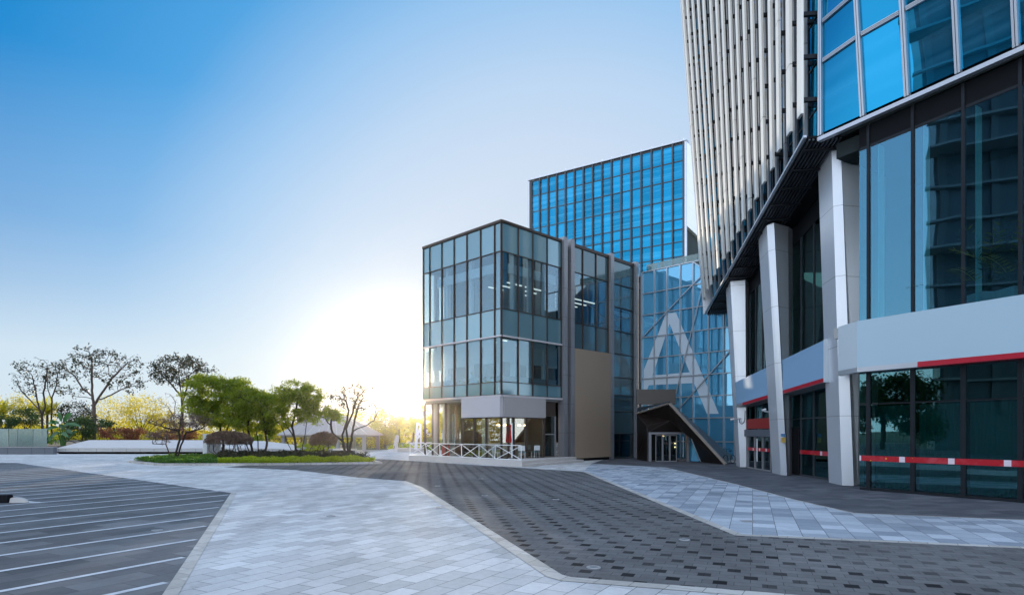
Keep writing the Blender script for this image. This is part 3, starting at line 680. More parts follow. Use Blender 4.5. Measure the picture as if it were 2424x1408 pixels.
mb = MB(); mb.loft([LP(1.005, zb(1), 0, 0), LP(1.005, zb(1), 0, .25), LP(1.005, zb(1), .72, .25), LP(1.005, zb(1), .72, .05)], [LP(1.005, ZT, 0, 0), LP(1.005, ZT, 0, .25), LP(1.005, ZT, .72, .25), LP(1.005, ZT, .72, .05)]); obj('edge_fin', mb, M['silver'], tow)
# soffit below the fins with dark slats
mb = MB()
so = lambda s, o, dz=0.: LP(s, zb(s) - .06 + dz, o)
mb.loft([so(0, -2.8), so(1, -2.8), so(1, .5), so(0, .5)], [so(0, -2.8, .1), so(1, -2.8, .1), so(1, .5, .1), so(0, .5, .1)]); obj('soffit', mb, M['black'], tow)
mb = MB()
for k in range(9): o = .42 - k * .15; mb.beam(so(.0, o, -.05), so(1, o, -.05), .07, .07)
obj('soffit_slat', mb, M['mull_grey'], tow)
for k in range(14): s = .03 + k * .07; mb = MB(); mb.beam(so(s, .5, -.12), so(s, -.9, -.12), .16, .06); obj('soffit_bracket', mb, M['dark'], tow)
# right facet
dR = V((.57, -1, 0)).normalized(); nR = V((-1, -.57, 0)).normalized(); LR = V((.57, -1, 0)).length
def RP(t, z, off=0.):                                   # t in the units of the depth axis
    b = B0 + V((.57, -1, 0)) * t + nR * off
    lean = .10 * min(1., t / 1.54) * max(0, z - 14.2); q = b + nR * lean; return V((q.x, q.y, z))
tt = [0.03, 1.54, 2.93, 4.34, 5.74, 7.12, 8.5]; zz = [14.28, 17.17, 18.75, 21.7, 23.3, 26.2]
def rpane(name, t0, t1, z0, z1, m, off=0., th=.03, par=tow):
    mb = MB(); n_ = 10 if t0 < .1 else 1
    if n_ > 1:
        m_ = 6; vs = [RP(t0 + (t1 - t0) * i / n_, z0 + (z1 - z0) * j / m_, off) for j in range(m_ + 1) for i in range(n_ + 1)]
        mb.add(vs, [(j * (n_ + 1) + i, j * (n_ + 1) + i + 1, (j + 1) * (n_ + 1) + i + 1, (j + 1) * (n_ + 1) + i) for j in range(m_) for i in range(n_)]); return obj(name, mb, m, par, smooth=True)
    mb.loft([RP(t0, z0, off - th), RP(t1, z0, off - th), RP(t1, z0, off), RP(t0, z0, off)], [RP(t0, z1, off - th), RP(t1, z1, off - th), RP(t1, z1, off), RP(t0, z1, off)]); return obj(name, mb, m, par)
for a, b in zip(tt[:-1], tt[1:]):
    for z0, z1 in zip(zz[:-1], zz[1:]): rpane('window_pane', a + .03, b - .03, z0 + .03, z1 - .03, M['blue_tower'])
mb = MB()
for t in tt:
    for dt in (-.04, .04):
        a, b = t + dt - .03, t + dt + .03
        mb.loft([RP(a, 14.2, -.06), RP(b, 14.2, -.06), RP(b, 14.2, .12), RP(a, 14.2, .12)], [RP(a, ZT, -.06), RP(b, ZT, -.06), RP(b, ZT, .12), RP(a, ZT, .12)])
for z in zz[1:]:
    for a, b in zip(tt[:-1], tt[1:]):
        for dz in (-.055, .0, .055):
            mb.loft([RP(a + .1, z + dz - .017, -.05), RP(b - .1, z + dz - .017, -.05), RP(b - .1, z + dz - .017, .09), RP(a + .1, z + dz - .017, .09)], [RP(a + .1, z + dz + .017, -.05), RP(b - .1, z + dz + .017, -.05), RP(b - .1, z + dz + .017, .09), RP(a + .1, z + dz + .017, .09)])
obj('mullion_grid', mb, M['trim'], tow)
mb = MB(); mb.loft([RP(-.05, 14.0, -.1), RP(13, 14.0, -.1), RP(13, 14.0, .12), RP(-.05, 14.0, .12)], [RP(-.05, 14.15, -.1), RP(13, 14.15, -.1), RP(13, 14.15, .12), RP(-.05, 14.15, .12)]); obj('edge_trim', mb, M['trim'], tow)
rpane('upper_wall', 8.55, 16, 14.2, ZT, M['mull_grey'], th=.3)
rpane('upper_wall', .05, 8.5, 26.25, ZT, M['blue_tower'], th=.3)
q = lambda p, z: V((p.x, p.y, z))
c1, c2 = RP(.15, 14.3, -.25), RP(15, 14.3, -.25)
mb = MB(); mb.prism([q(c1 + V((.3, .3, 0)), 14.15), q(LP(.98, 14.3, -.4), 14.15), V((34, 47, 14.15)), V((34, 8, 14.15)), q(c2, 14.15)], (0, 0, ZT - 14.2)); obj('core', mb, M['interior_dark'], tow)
# lower right: shop glass below, tall glass above, the sign band between
FG = Facade(B0 - nR * .30, (.57, -1), (-1, -.57)); SG = LR
gt = [1.2, 1.55, 2.94, 4.34, 5.72, 7.1, 8.5, 9.9]
gt = [x * SG for x in gt]
for a, b in zip(gt[:-1], gt[1:]):
    FG.pane(tow, 'shop_window', a + .05, b - .05, 3.33, 4.6, M['teal_glass']); FG.pane(tow, 'shop_window', a + .05, b - .05, .12, 3.27, M['teal_glass'])
    FG.pane(tow, 'window_pane', a + .04, b - .04, 6.47, 13.1, M['tall_glass'])
    FG.pane(tow, 'head_panel', a + .04, b - .04, 13.2, 13.98, M['black'])
mb = MB()
for t in gt[1:]: FG.box(mb, t - .07, t + .07, 0, 4.6, -.1, .05); FG.box(mb, t - .05, t + .05, 6.46, 13.98, -.1, .05)
for a, b in zip(gt[:-1], gt[1:]): FG.box(mb, a + .07, b - .07, 0, .1, -.08, .03); FG.box(mb, a + .07, b - .07, 3.28, 3.32, -.05, .02); FG.box(mb, a + .07, b - .07, 13.1, 13.2, -.05, .02)
obj('mullion_grid', mb, M['dark'], tow)
mb = MB()
for t in gt[1:-1]: FG.box(mb, t + .32, t + .345, 6.5, 13.1, -.45, -.06)
obj('glass_fin', mb, plain('pale green glass edge', (.55, .92, .92), .2), tow)
for a, b in zip(gt[:-1], gt[1:]):                       # curtains behind the lower panes
    mb = MB(); pts = []; n = 40
    for k in range(n + 1):
        t = a + .06 + (b - a - .12) * k / n; pts.append((t, -.32 + .035 * math.sin(k * 1.9) + .02 * math.sin(k * .7)))
    vs = [FG.p(t, z, o) for z in (.13, 3.22) for t, o in pts]; mb.add(vs, [(k, k + 1, n + 2 + k, n + 1 + k) for k in range(n)]); obj('curtain', mb, M['curtain'], tow, smooth=True)
bo = .55; t_b0 = FG.t(2028.6, bo)
FG.pane(tow, 'sign_band', t_b0, 16, 4.68, 6.44, M['band_light'], off=bo, th=.5)
tr0 = FG.t(2171.6, bo)
FG.pane(tow, 'band_edge', t_b0, tr0, 4.50, 4.678, M['trim'], off=bo, th=.5); FG.pane(tow, 'red_stripe', tr0 + .003, 16, 4.50, 4.678, M['red'], off=bo + .004, th=.5)
e0 = FG.p(t_b0 - .003, 4.68, bo); pb = V((k_(1984) * 24.75, 24.75, 4.68))
mb = MB(); nn = (pb - e0).cross(V((0, 0, 1))).normalized(); mb.slab(e0, pb, pb + V((0, 0, 1.76)), e0 + V((0, 0, 1.76)), V((.3, .35, 0))); obj('band_end', mb, M['band_lit_white'], tow)  # corner fold catches more light; that brightness is put into its colour
mb = MB(); mb.slab(e0 - V((0, 0, .18)), pb - V((0, 0, .18)), pb - V((0, 0, .003)), e0 - V((0, 0, .003)), V((.3, .35, 0))); obj('band_edge', mb, M['trim'], tow)
# festive red strip stuck across the glass
def tape(F, t0, t1, z0, z1, off, whites, ww=.2):
    mb = MB(); cuts = sorted([t0, t1] + [x for w in whites for x in (w, w + ww) if t0 < x < t1]); 
    for a, b in zip(cuts[:-1], cuts[1:]):
        mb.cur = 1 if any(w - 1e-4 <= a and b <= w + ww + 1e-4 for w in whites) else 0
        F.box(mb, a, b, z0, z1, off, off + .006)
    return mb
mt, nt, out = new_mat('red festive strip'); b_ = N(nt, 'ShaderNodeBsdfPrincipled', Roughness=.35)
p_ = pos(nt); vo = N(nt, 'ShaderNodeTexVoronoi', Scale=3.2); L(nt, p_, vo.inputs['Vector'])
cc = mixc(nt, ramp(nt, noise(nt, p_, 2.2, 2), [(.45, 0.), (.7, 1.)]), (.42, .006, .016), (.50, .06, .08)); cc = mixc(nt, math_(nt, 'LESS_THAN', vo.outputs['Distance'], .12), cc, (.75, .32, .04))
L(nt, cc, b_.inputs['Base Color']); L(nt, b_.outputs[0], out.inputs[0]); M['tape'] = mt
M['tapewhite'] = plain('white patch', (.72, .62, .68), .4, 0, .15, 5)
obj('glass_strip', tape(FG, 1.27 * SG, 11, 1.13, 1.33, .055, [(1.155 + 1.40 * i) * SG for i in range(8)]), [M['tape'], M['tapewhite']], tow)
# rooms behind the glass
mb = MB(); FG.box(mb, .3, 16, 6.0, 6.4, -9, -.12); obj('floor_slab', mb, M['interior'], tow)
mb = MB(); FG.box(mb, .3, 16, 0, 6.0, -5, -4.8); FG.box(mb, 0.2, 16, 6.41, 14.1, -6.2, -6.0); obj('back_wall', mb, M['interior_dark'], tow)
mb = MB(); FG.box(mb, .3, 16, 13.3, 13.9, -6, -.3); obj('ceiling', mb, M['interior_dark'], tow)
# silver clad columns that splay towards the top
def column(bot, top, zt, name='cladding_column'):
    mb = MB(); mb.loft([V((x, y, 0)) for x, y in bot], [V((x, y, zt)) for x, y in top]); return obj(name, mb, M['silver'], tow)
def cu(u, D): return (k_(u) * D, D)
column([cu(1962, 27.2), cu(2070, 27.4), cu(2031, 26.0), cu(2021, 25.5), cu(1993, 25.75)], [cu(1936, 27.2), cu(2100, 27.4), cu(2037, 25.6), cu(1990, 25.45), cu(1968, 25.65)], 14.1)
column([cu(1828, 33.8), cu(1893, 34), cu(1869, 32.2), cu(1863, 31.7), cu(1848, 32.1)], [cu(1795, 33.8), cu(1905, 34), cu(1866, 32.2), cu(1832, 31.6), cu(1815, 32.0)], 12.95)
column([cu(1743, 41), cu(1790, 41.2), cu(1770, 40), cu(1767, 39.4), cu(1752, 39.6)], [cu(1718, 41), cu(1790, 41.2), cu(1776, 40), cu(1764, 39.2), cu(1729, 39.5)], 11.9)
# lower left wing: recessed glass between the columns
W0 = V((14.55, 26.2, 0)); W1 = V((15.35, 41.5, 0)); FW = Facade(W0, W1 - W0, (-(W1 - W0).y, (W1 - W0).x)); LW = (W1 - W0).length
wt = [0, 1.3, 2.3, 3.9, 5.4, 6.6, 7.6, 8.6, 9.8, 11.0, 12.2, 13.3, LW]
zs_ = lambda t: 13.0 - .148 * t
for a, b in zip(wt[:-1], wt[1:]):
    mb = MB(); mb.slab(FW.p(a + .04, 5.9, -.03), FW.p(b - .04, 5.9, -.03), FW.p(b - .04, zs_(b), -.03), FW.p(a + .04, zs_(a), -.03), FW.n * .03); obj('window_pane', mb, M['green_glass'], tow)
    FW.pane(tow, 'shop_window', a + .04, b - .04, 2.95, 4.5, M['teal_glass']); FW.pane(tow, 'shop_window', a + .04, b - .04, .1, 2.9, M['teal_glass'])
mb = MB()
for t in wt: FW.box(mb, t - .04, t + .04, 0, 5.0, -.05, .06); FW.box(mb, t - .03, t + .03, 5.9, zs_(t), -.05, .05)
for a, b in zip(wt[:-1], wt[1:]): FW.box(mb, a + .04, b - .04, 2.9, 2.95, -.04, .05); FW.box(mb, a + .04, b - .04, 0, .1, -.05, .04)
obj('mullion_grid', mb, M['mull_grey'], tow)
mb = MB()
for a, b in zip(wt[:-1], wt[1:]): mb.slab(FW.p(a, zs_(a), -.4), FW.p(b, zs_(b), -.4), FW.p(b, 14.1, -.4), FW.p(a, 14.1, -.4), FW.n * .42)
obj('head_panel', mb, M['dark'], tow)
mb = MB(); FW.box(mb, .2, LW, 0, 5.9, -4.6, -4.4); FW.box(mb, .2, LW, 6.3, 14, -5.6, -5.4); FW.box(mb, .2, LW + 2, 5.5, 6.2, -5.5, -.06); FW.box(mb, LW, LW + .3, 0, 11.6, -5.6, .02); obj('interior_wall', mb, M['interior_dark'], tow)
for k, (t, z, o) in enumerate(((3.2, 8.6, -2.5), (4.4, 7.2, -3.5), (9.2, 9.0, -3))):
    mb = MB(); FW.box(mb, t, t + .9, z - .7, z + 1.6, o - .1, o); obj('glow_panel', mb, plain('green glow panel', (.10, .42, .28), .7), tow)  # green glow behind the glass, put into the colour of plain panels
# the blue sign band over the shop front of the wing
b0t, b0b = P(1950, 805, 26.9), P(1950, 894, 26.9); b1t, b1b = P(1740, 905, 39.6), P(1743, 957, 39.6)
mb = MB(); nn = V((-(b1b - b0b).y, (b1b - b0b).x, 0)).normalized()
mb.slab(b0b, V((b1b.x, b1b.y, b1b.z)), b1t, b0t, -nn * .5); obj('sign_band', mb, M['band_blue'], tow)
r1 = b0b.lerp(b1b, .90)
mb = MB(); dz = V((0, 0, -.17)); g_ = V((0, 0, -.004)); mb.slab(b0b + dz, r1 + dz, r1 + g_, b0b + g_, -nn * .5); obj('red_stripe', mb, M['red'], tow)
mb = MB(); mb.slab(r1 + dz, b1b + dz, b1b + g_, r1 + g_, -nn * .5); obj('band_edge', mb, M['trim'], tow)
mb = MB(); mb.slab(b0b + V((-.02, -.13, -.2)), b0b + V((-.02, -.01, -.2)), b0t + V((-.02, -.01, .02)), b0t + V((-.02, -.13, .02)), -nn * .5); obj('band_end', mb, M['band_lit_white'], tow)
mb = MB(); mb.slab(b0b + dz * 1.1 - nn * .02, b1b + dz * 1.1 - nn * .02, b1b + dz * 1.1 - nn * 1.3, b0b + dz * 1.1 - nn * 1.3, V((0, 0, .05))); obj('soffit', mb, M['galv'], tow)
mb = MB(); mb.slab(b0t - nn * .5, b1t - nn * .5, b1t - nn * 1.4, b0t - nn * 1.4, V((0, 0, -.05))); obj('band_top', mb, M['galv'], tow)
# entrance with a red sign, lintel and doors
FD = Facade(W0 + nL * .35, W1 - W0, (-(W1 - W0).y, (W1 - W0).x))
td0, td1 = FD.t(1826), FD.t(1771)
FD.pane(tow, 'red_sign', td0, td1, 2.45, 3.05, M['signred'], off=.1, th=.12)
FD.pane(tow, 'door_lintel', td0 - .1, td1 + .4, 1.98, 2.4, M['granite'], off=.12, th=.4)
dw = (td1 - td0) / 3
for k in range(3):
    FD.pane(tow, 'door_leaf', td0 + dw * k + .05, td0 + dw * (k + 1) - .05, .08, 1.95, M['clear_dark'], off=-.02)
mb = MB()
for k in range(4): FD.box(mb, td0 + dw * k - .05, td0 + dw * k + .05, 0, 1.97, -.08, .06)
FD.box(mb, td0 + .06, td1 - .06, 0, .07, -.06, .05); obj('door_frame', mb, M['galv'], tow)
mb = MB(); p_ = FD.p(td0 + dw * 1.5, .5, .12); mb.tube([p_, p_ + V((0, 0, 1.35))], .035); obj('door_handle', mb, M['silver'], tow)
obj('glass_strip', tape(FD, td0 + .1, td1 - .1, 1.12, 1.30, .07, [td0 + .5, td0 + 1.6, td0 + 2.7]), [M['tape'], M['tapewhite']], tow)
FW.pane(tow, 'side_door', FW.t(1891, .08), FW.t(1869, .08), .05, 2.5, M['dark'], off=.08)
obj('glass_strip', tape(FW, .35, FW.t(1893, .07), 1.13, 1.33, .065, [1.2, 2.9]), [M['tape'], M['tapewhite']], tow)
M['sticker_b'] = plain('blue sticker', (.10, .25, .45), .5); M['sticker_y'] = plain('ochre sticker', (.6, .4, .12), .5)
for v0_, v1_, m_ in ((1026, 1033, 'sticker_b'), (1035, 1047, 'sticker_y')):
    mb = MB(); yy = 31.86; mb.box(k_(1846) * yy, k_(1855) * yy, yy - .25, yy - .1, Zat(v1_, yy), Zat(v0_, yy)); obj('notice', mb, M[m_], tow)
# a pot with a palm, twice, behind the tall glass
# ------------------------------------------------------------------ small things fixed to or standing by the tower
def camera_thing(label, pts, head, aim, group='security cameras'):
    o = thing('security_camera', label, 'camera', pts[0], group)
    mb = MB(); mb.tube(pts, .03, 8); obj('arm', mb, M['white'], o)
    h = V(head); a = V(aim).normalized(); mb = MB(); mb.tube([h - a * .14, h - a * .13, h + a * .12, h + a * .13], [.02, .06, .06, .045], 12); obj('housing', mb, M['white'], o)
    mb = MB(); mb.tube([h + a * .131, h + a * .15], .035, 12); obj('lens', mb, M['black'], o)
    return o
Pc = P(1738, 993, 39.6)
cam1 = camera_thing('white security camera with a looped cable on the farthest silver column', [P(1754, 990, 39.4), P(1738, 991, 39.0)], P(1733, 992, 39.0), (-1, -.2, -.2))
mb = MB(); lp = [P(1750, 992, 39.3), P(1751, 999, 39.25), P(1755, 1003, 39.25), P(1760, 1001, 39.25), P(1763, 994, 39.25), P(1764, 972, 39.2)]; mb.tube(lp, .022, 6); obj('cable', mb, M['black'], cam1)
camera_thing('white security camera over the red sign at the shop entrance', [P(1823, 975, 33.7), P(1810, 973, 33.4)], P(1808, 970, 33.4), (-1, -.5, -.3))
def bike():
    c = V((15.35, 43.6, 0)); o = thing('bicycle', 'small dark bicycle parked behind the farthest silver column', 'bicycle', c)
    ax = V((.75, .66, 0)).normalized(); Z = V((0, 0, 1))
    def wheel(x):
        wc = c + ax * x + Z * .33; mb = MB(); ring = [wc + ax * (.31 * math.cos(a)) + Z * (.31 * math.sin(a)) for a in np.linspace(0, 2 * PI, 25)]; mb.tube(ring, .022, 6); w = obj('wheel', mb, M['black'], o)
        mb = MB()
        for a in np.linspace(0, 2 * PI, 10)[:-1]: mb.tube([wc, wc + ax * (.3 * math.cos(a)) + Z * (.3 * math.sin(a))], .004, 4)
        mb.tube([wc + ax.cross(Z) * .05, wc - ax.cross(Z) * .05], .03, 8); obj('spoke', mb, M['galv'], w)
    wheel(-.5); wheel(.5)
    a_, b_, s_, h_ = c + ax * .5 + Z * .33, c - ax * .05 + Z * .3, c + ax * .12 + Z * .78, c - ax * .38 + Z * .82
    mb = MB(); f = c - ax * .5 + Z * .33
    for p, q_ in ((a_, b_), (b_, s_), (s_, a_), (b_, h_), (s_, h_), (h_, f)): mb.tube([p, q_], .02, 8)
    obj('frame', mb, plain('teal bike paint', (.03, .12, .13), .4), o)
    mb = MB(); mb.tube([h_, h_ + Z * .25 + ax * .03], .015); s = ax.cross(Z) * .28; t = h_ + Z * .26; mb.tube([t - s + ax * .12, t - s * .6, t + s * .6, t + s + ax * .12], .016); obj('handlebar', mb, M['black'], o)
    mb = MB(); mb.tube([s_, s_ + Z * .12], .015); mb.hexa([s_ + Z * .12 + v for v in (-ax * .14 - s * .1, ax * .12 - s * .25, ax * .12 + s * .25, -ax * .14 + s * .1)] + [s_ + Z * .19 + v for v in (-ax * .13 - s * .1, ax * .12 - s * .25, ax * .12 + s * .25, -ax * .13 + s * .1)]); obj('saddle', mb, M['black'], o)
bike()
# lights and covers let into the paving
def floor_light(u, v, label, r=.115):
    c = G(u, v); o = thing('ground_light', label, 'light', (c.x, c.y, 0), 'round lights let into the paving')
    mb = MB(); mb.lathe([(r * .62, .0135), (r * .62, .018), (r, .016), (r * 1.02, .005)], (c.x, c.y, 0), 28); obj('ring', mb, M['galv'], o, smooth=False)
    mb = MB(); mb.lathe([(0, .0125), (r * .62, .012)], (c.x, c.y, 0), 28); obj('lens', mb, plain('light lens', (.25, .27, .28), .2), o)
for u, v, l in ((372, 1255, 'round steel ground light let into the dark striped paving'), (783, 1221, 'round steel ground light in the middle of the pale pavers'),
                (1037, 1201.5, 'round ground light in the pale pavers beside the curved border'), (1147, 1173, 'round ground light in the dark setts near the pale border'),
                (1036, 1150, 'round ground light at the tip where the dark setts narrow'), (1138, 1133, 'far round ground light in the dark setts before the terrace'),
                (1316, 1182, 'round ground light in the middle of the dark setts'), (1620, 1277.5, 'round ground light in the dark setts below the right pavers'),
                (1405, 1343, 'round ground light nearest the front corner of the dark setts')):
    floor_light(u, v, l)
def cover(u, v, label, w, d, m):
    c = G(u, v); o = obj('drain_cover', (lambda mb: (mb.box(c.x - w / 2, c.x + w / 2, c.y - d / 2, c.y + d / 2, .005, .0125), mb)[1])(MB()), m, loc=(c.x, c.y, 0)); tag(o, label, 'drain cover', 'flat covers in the paving')
cover(1770, 1233.5, 'flat grey drain cover in the right pavers near the border', .3, .3, M['galv']); cover(1803, 1174, 'flat dark drain cover far up the right pavers', .35, .35, M['galv'])
# parking stop at the left edge
c = G(0, 1189); D0 = c.y
ps = thing('wheel_stop', 'black wheel stop block on the striped paving', 'wheel stop', (c.x - .6, c.y, 0))
mb = MB(); x1 = k_(27) * D0; mb.loft([V((x1 - 2.2, D0 - .16, .009)), V((x1, D0 - .16, .009)), V((x1, D0 + .14, .009)), V((x1 - 2.2, D0 + .14, .009))], [V((x1 - 2.2, D0 - .12, .25)), V((x1 - .03, D0 - .12, .25)), V((x1 - .03, D0 + .1, .25)), V((x1 - 2.2, D0 + .1, .25))]); obj('block', mb, M['black'], ps, bevel=.02)
mb = MB()
for x in (x1 - .5, x1 - 1.5): mb.tube([(x, D0, .245), (x, D0, .262)], .035, 10)
obj('bolt', mb, M['galv'], ps)
st = MB(); xs_ = [x1 + .02, x1 + .1, x1 + .25, x1 + .4, x1 + .5, x1 + .54]; hs = [.14, .17, .16, .12, .06, .02]; ws = [.11, .13, .12, .1, .07, .03]
for i in range(5):
    st.loft([V((xs_[i], D0 - ws[i], .009)), V((xs_[i + 1], D0 - ws[i + 1], .009)), V((xs_[i + 1], D0 + ws[i + 1], .009)), V((xs_[i], D0 + ws[i], .009))], [V((xs_[i], D0 - ws[i] * .7, hs[i])), V((xs_[i + 1], D0 - ws[i + 1] * .7, hs[i + 1])), V((xs_[i + 1], D0 + ws[i + 1] * .7, hs[i + 1])), V((xs_[i], D0 + ws[i] * .7, hs[i]))])
tag(obj('kerb_stone', st, M['concrete'], loc=(x1 + .2, D0, 0)), 'grey wedge of stone lying against the black wheel stop', 'stone')
mb = MB(); mb.add([(x1, D0 + .5, .0095), (x1 + .1, D0 - .02, .0095), (x1 + 1.05, D0 + .02, .0095), (x1 + .55, D0 + .2, .0095)], [(0, 1, 2, 3)]); structure('white_patch', mb, M['white'])
# ------------------------------------------------------------------ cafe terrace: railing, parasol, tables and chairs
RA, RB = T0 + V((-.06, .12, 0)), T1 + V((.1, .15, 0)); zt0 = .385
rail = thing('terrace_railing', 'low white railing with crossed braces along the cafe terrace', 'railing', RA)
H = 1.0; nP = 6
stn = [0, .235, .40, .545, .70, .86, 1.0]
PX = [(1234, 0), (1174, 0), (1134, 0), (1092, 0), (1041, 0), (1007, 0), (968.5, 0)]
def rp(f, z): p = RA.lerp(RB, f); return V((p.x, p.y, zt0 + z))
def fr_of(u):
    lo, hi = 0., 1.
    for _ in range(40):
        m = (lo + hi) / 2; p = RA.lerp(RB, m)
        if CU + p.x / p.y * FPX > u: lo = m
        else: hi = m
    return lo
fs = [fr_of(u) for u, _ in PX]; fs[0], fs[-1] = 0., 1.
for k, z in enumerate((H, .06)):
    mb = MB(); mb.beam(rp(0, z), rp(1, z), .06, .05); obj('top_rail' if k == 0 else 'bottom_rail', mb, M['white'], rail)
leanb = [0, -.012, 0, .004, 0, .018, 0]
for f, l in zip(fs, leanb):
    mb = MB(); mb.beam(rp(min(1, max(0, f + l * -1)), .085), rp(f, H - .026), .055, .05, (1, 0, 0)); obj('post', mb, M['white'], rail)
for a, b in zip(fs[:-1], fs[1:]):
    mb = MB(); e = .004; mb.beam(rp(a + e, .09), rp(b - e, H - .03), .035, .04); mb.beam(rp(a + e, H - .03) + V((.04, .02, 0)), rp(b - e, .09) + V((.04, .02, 0)), .035, .04); obj('cross_brace', mb, M['white'], rail)
mb = MB(); r2 = RB + V((1.6, 3.6, 0)); mb.beam(rp(1, H) , V((r2.x, r2.y, zt0 + H)), .055, .05); mb.beam(V((r2.x, r2.y, zt0)), V((r2.x, r2.y, zt0 + H)), .05, .05); mb.beam(rp(1, .1), V((r2.x, r2.y, zt0 + H)), .035, .04); mb.beam(rp(1, H), V((r2.x, r2.y, zt0 + .1)), .035, .04); obj('return_rail', mb, M['white'], rail)

def at_floor(u, v, z): return G(u, v, z)
def parasol():
    D = 43.2; c = V((k_(1206) * D, D, zt0)); o = thing('parasol', 'closed red parasol beside a white post on the cafe terrace', 'parasol', c)
    zc = lambda v: Zat(v, D)
    mb = MB(); mb.tube([c, c + V((0, 0, 2.45))], .03, 10); obj('pole', mb, M['white'], o)
    prof = []; mbc = MB(); n = 28; vs = []; fcs = []
    zs = [zc(1047), zc(1042), zc(1030), zc(1020), zc(1012), zc(1009), zc(1006), zc(1003), zc(1000)]; rs = [.17, .20, .17, .145, .13, .17, .15, .08, .03]
    for z, r in zip(zs, rs):
        for k in range(n):
            a = 2 * PI * k / n; rr = r * (1 + .22 * math.cos(k * PI)); vs.append(V((c.x - .06 + rr * math.cos(a), c.y + rr * math.sin(a), z)))
    for i in range(len(zs) - 1):
        for k in range(n): fcs.append((i * n + k, i * n + (k + 1) % n, (i + 1) * n + (k + 1) % n, (i + 1) * n + k))
    mbc.add(vs, fcs); obj('folded_canopy', mbc, M['redcloth'], o)
    mb = MB(); mb.beam(c + V((.17, 0, 0)), c + V((.17, 0, 2.5)), .09, .09, (1, 0, 0)); obj('side_post', mb, M['white'], o)
    mb = MB(); mb.lathe([(0, .06), (.25, .06), (.27, .0)], c, 20); obj('base', mb, M['galv'], o)
    mb = MB(); mb.tube([c + V((0, 0, .62)), c + V((.04, 0, .7)), c + V((-.02, 0, .78)), c + V((.03, 0, .88))], [.07, .09, .08, .05], 8); obj('tie_cloth', mb, M['white'], o)
parasol()
def make_chair(loc, rz, label, seatmat, group, back='slat'):
    o = thing('cafe_chair', label, 'chair', (0, 0, 0), group)
    for sx in (-1, 1):
        for sy in (-1, 1):
            mb = MB(); mb.tube([(sx * .21, sy * .2, 0), (sx * .19, sy * .18, .44)], .016, 6); obj('leg', mb, M['chair'], o)
    mb = MB(); mb.box(-.21, .21, -.21, .21, .441, .475); obj('seat', mb, seatmat, o, bevel=.012)
    mb = MB(); vs = []
    for k in range(9):
        a = -.7 + 1.4 * k / 8; vs.append(V((.24 * math.sin(a) / .64, .12 + .1 * math.cos(a), 0)))
    for a, b in zip(vs[:-1], vs[1:]): mb.slab(a + V((0, 0, .56)), b + V((0, 0, .56)), b + V((0, .03, .9)), a + V((0, .03, .9)), V((0, .022, 0)))
    for sx in (-1, 1): mb.tube([(sx * .19, .19, .47), (sx * .2, .2, .62)], .014, 6)
    obj('backrest', mb, M['chair'], o)
    o.location = loc; o.rotation_euler = (0, 0, rz); return o
def make_table(loc, label, top=M['white']):
    o = thing('cafe_table', label, 'table', (0, 0, 0), 'cafe tables')
    mb = MB(); mb.box(-.4, .4, -.4, .4, .72, .75); obj('tabletop', mb, top, o, bevel=.01)
    mb = MB(); mb.tube([(0, 0, .02), (0, 0, .719)], .035, 10); obj('stem', mb, M['galv'], o)
    mb = MB(); mb.lathe([(0, .03), (.22, .02), (.24, 0)], (0, 0, 0), 18); obj('base', mb, M['galv'], o)
    o.location = loc; return o
def tf(F, t, off): q_ = F.p(t, ZF, off); return q_
make_table(tf(FL, 3.4, -1.9), 'white cafe table inside the left cafe window behind the railing'); make_table(tf(FL, 2.0, -1.9), 'white cafe table inside the middle cafe window'); make_table(tf(FR, 2.2, -1.6), 'white cafe table inside the window right of the red parasol')
make_chair(tf(FL, 3.0, -1.0), .6, 'pale chair inside the cafe by the left window table', M['chair'], 'cafe chairs'); make_chair(tf(FL, 1.5, -1.2), 2.4, 'pale chair inside the cafe by the middle window table', M['chair'], 'cafe chairs')
make_chair(tf(FR, 1.5, .55), 2.9, 'pale chair with blue seat outside the cafe, just right of the red parasol', M['teal'], 'cafe chairs'); make_chair(tf(FR, 2.9, .5), -2.6, 'pale chair with blue seat outside the cafe window near the door', M['teal'], 'cafe chairs')
make_chair(tf(FR, 3.7, -.9), .4, 'pale chair inside the cafe near the door frame', M['chair'], 'cafe chairs'); make_chair(tf(FL, -.0, .62) + V((.1, -.1, 0)), 1.2, 'pale chair on the terrace left of the red parasol behind the railing', M['chair'], 'cafe chairs')
c = tf(FR, FR.t(1317, -.9), -.9); mb = MB(); mb.box(c.x - .4, c.x + .3, c.y - .3, c.y + .3, ZF, 1.45)
mm, nt, out = new_mat('white board with dark twig print'); b_ = N(nt, 'ShaderNodeBsdfPrincipled', Roughness=.5); wv = N(nt, 'ShaderNodeTexVoronoi', Scale=4., feature='DISTANCE_TO_EDGE'); L(nt, pos(nt), wv.inputs['Vector'])
L(nt, mixc(nt, math_(nt, 'LESS_THAN', wv.outputs['Distance'], .05), (.7, .72, .72), (.06, .07, .07)), b_.inputs['Base Color']); L(nt, b_.outputs[0], out.inputs[0])
stnd = thing('reception_stand', 'white stand with a dark twig print inside the cafe door', 'stand', (c.x, c.y, ZF)); obj('cabinet', mb, mm, stnd); mb = MB(); mb.box(c.x - .44, c.x + .34, c.y - .34, c.y + .34, 1.451, 1.49); obj('worktop', mb, M['wood'], stnd)
c = tf(FL, FL.t(1055, -.9), -.9); rb = thing('litter_bin', 'small red bin behind the white terrace railing', 'bin', c); mb = MB(); mb.box(c.x - .28, c.x + .28, c.y - .2, c.y + .2, ZF, ZF + .85); obj('body', mb, M['signred'], rb, bevel=.02); mb = MB(); mb.box(c.x - .3, c.x + .3, c.y - .22, c.y + .22, ZF + .851, ZF + .91); obj('lid', mb, M['dark'], rb, bevel=.01)
mb = MB(); 
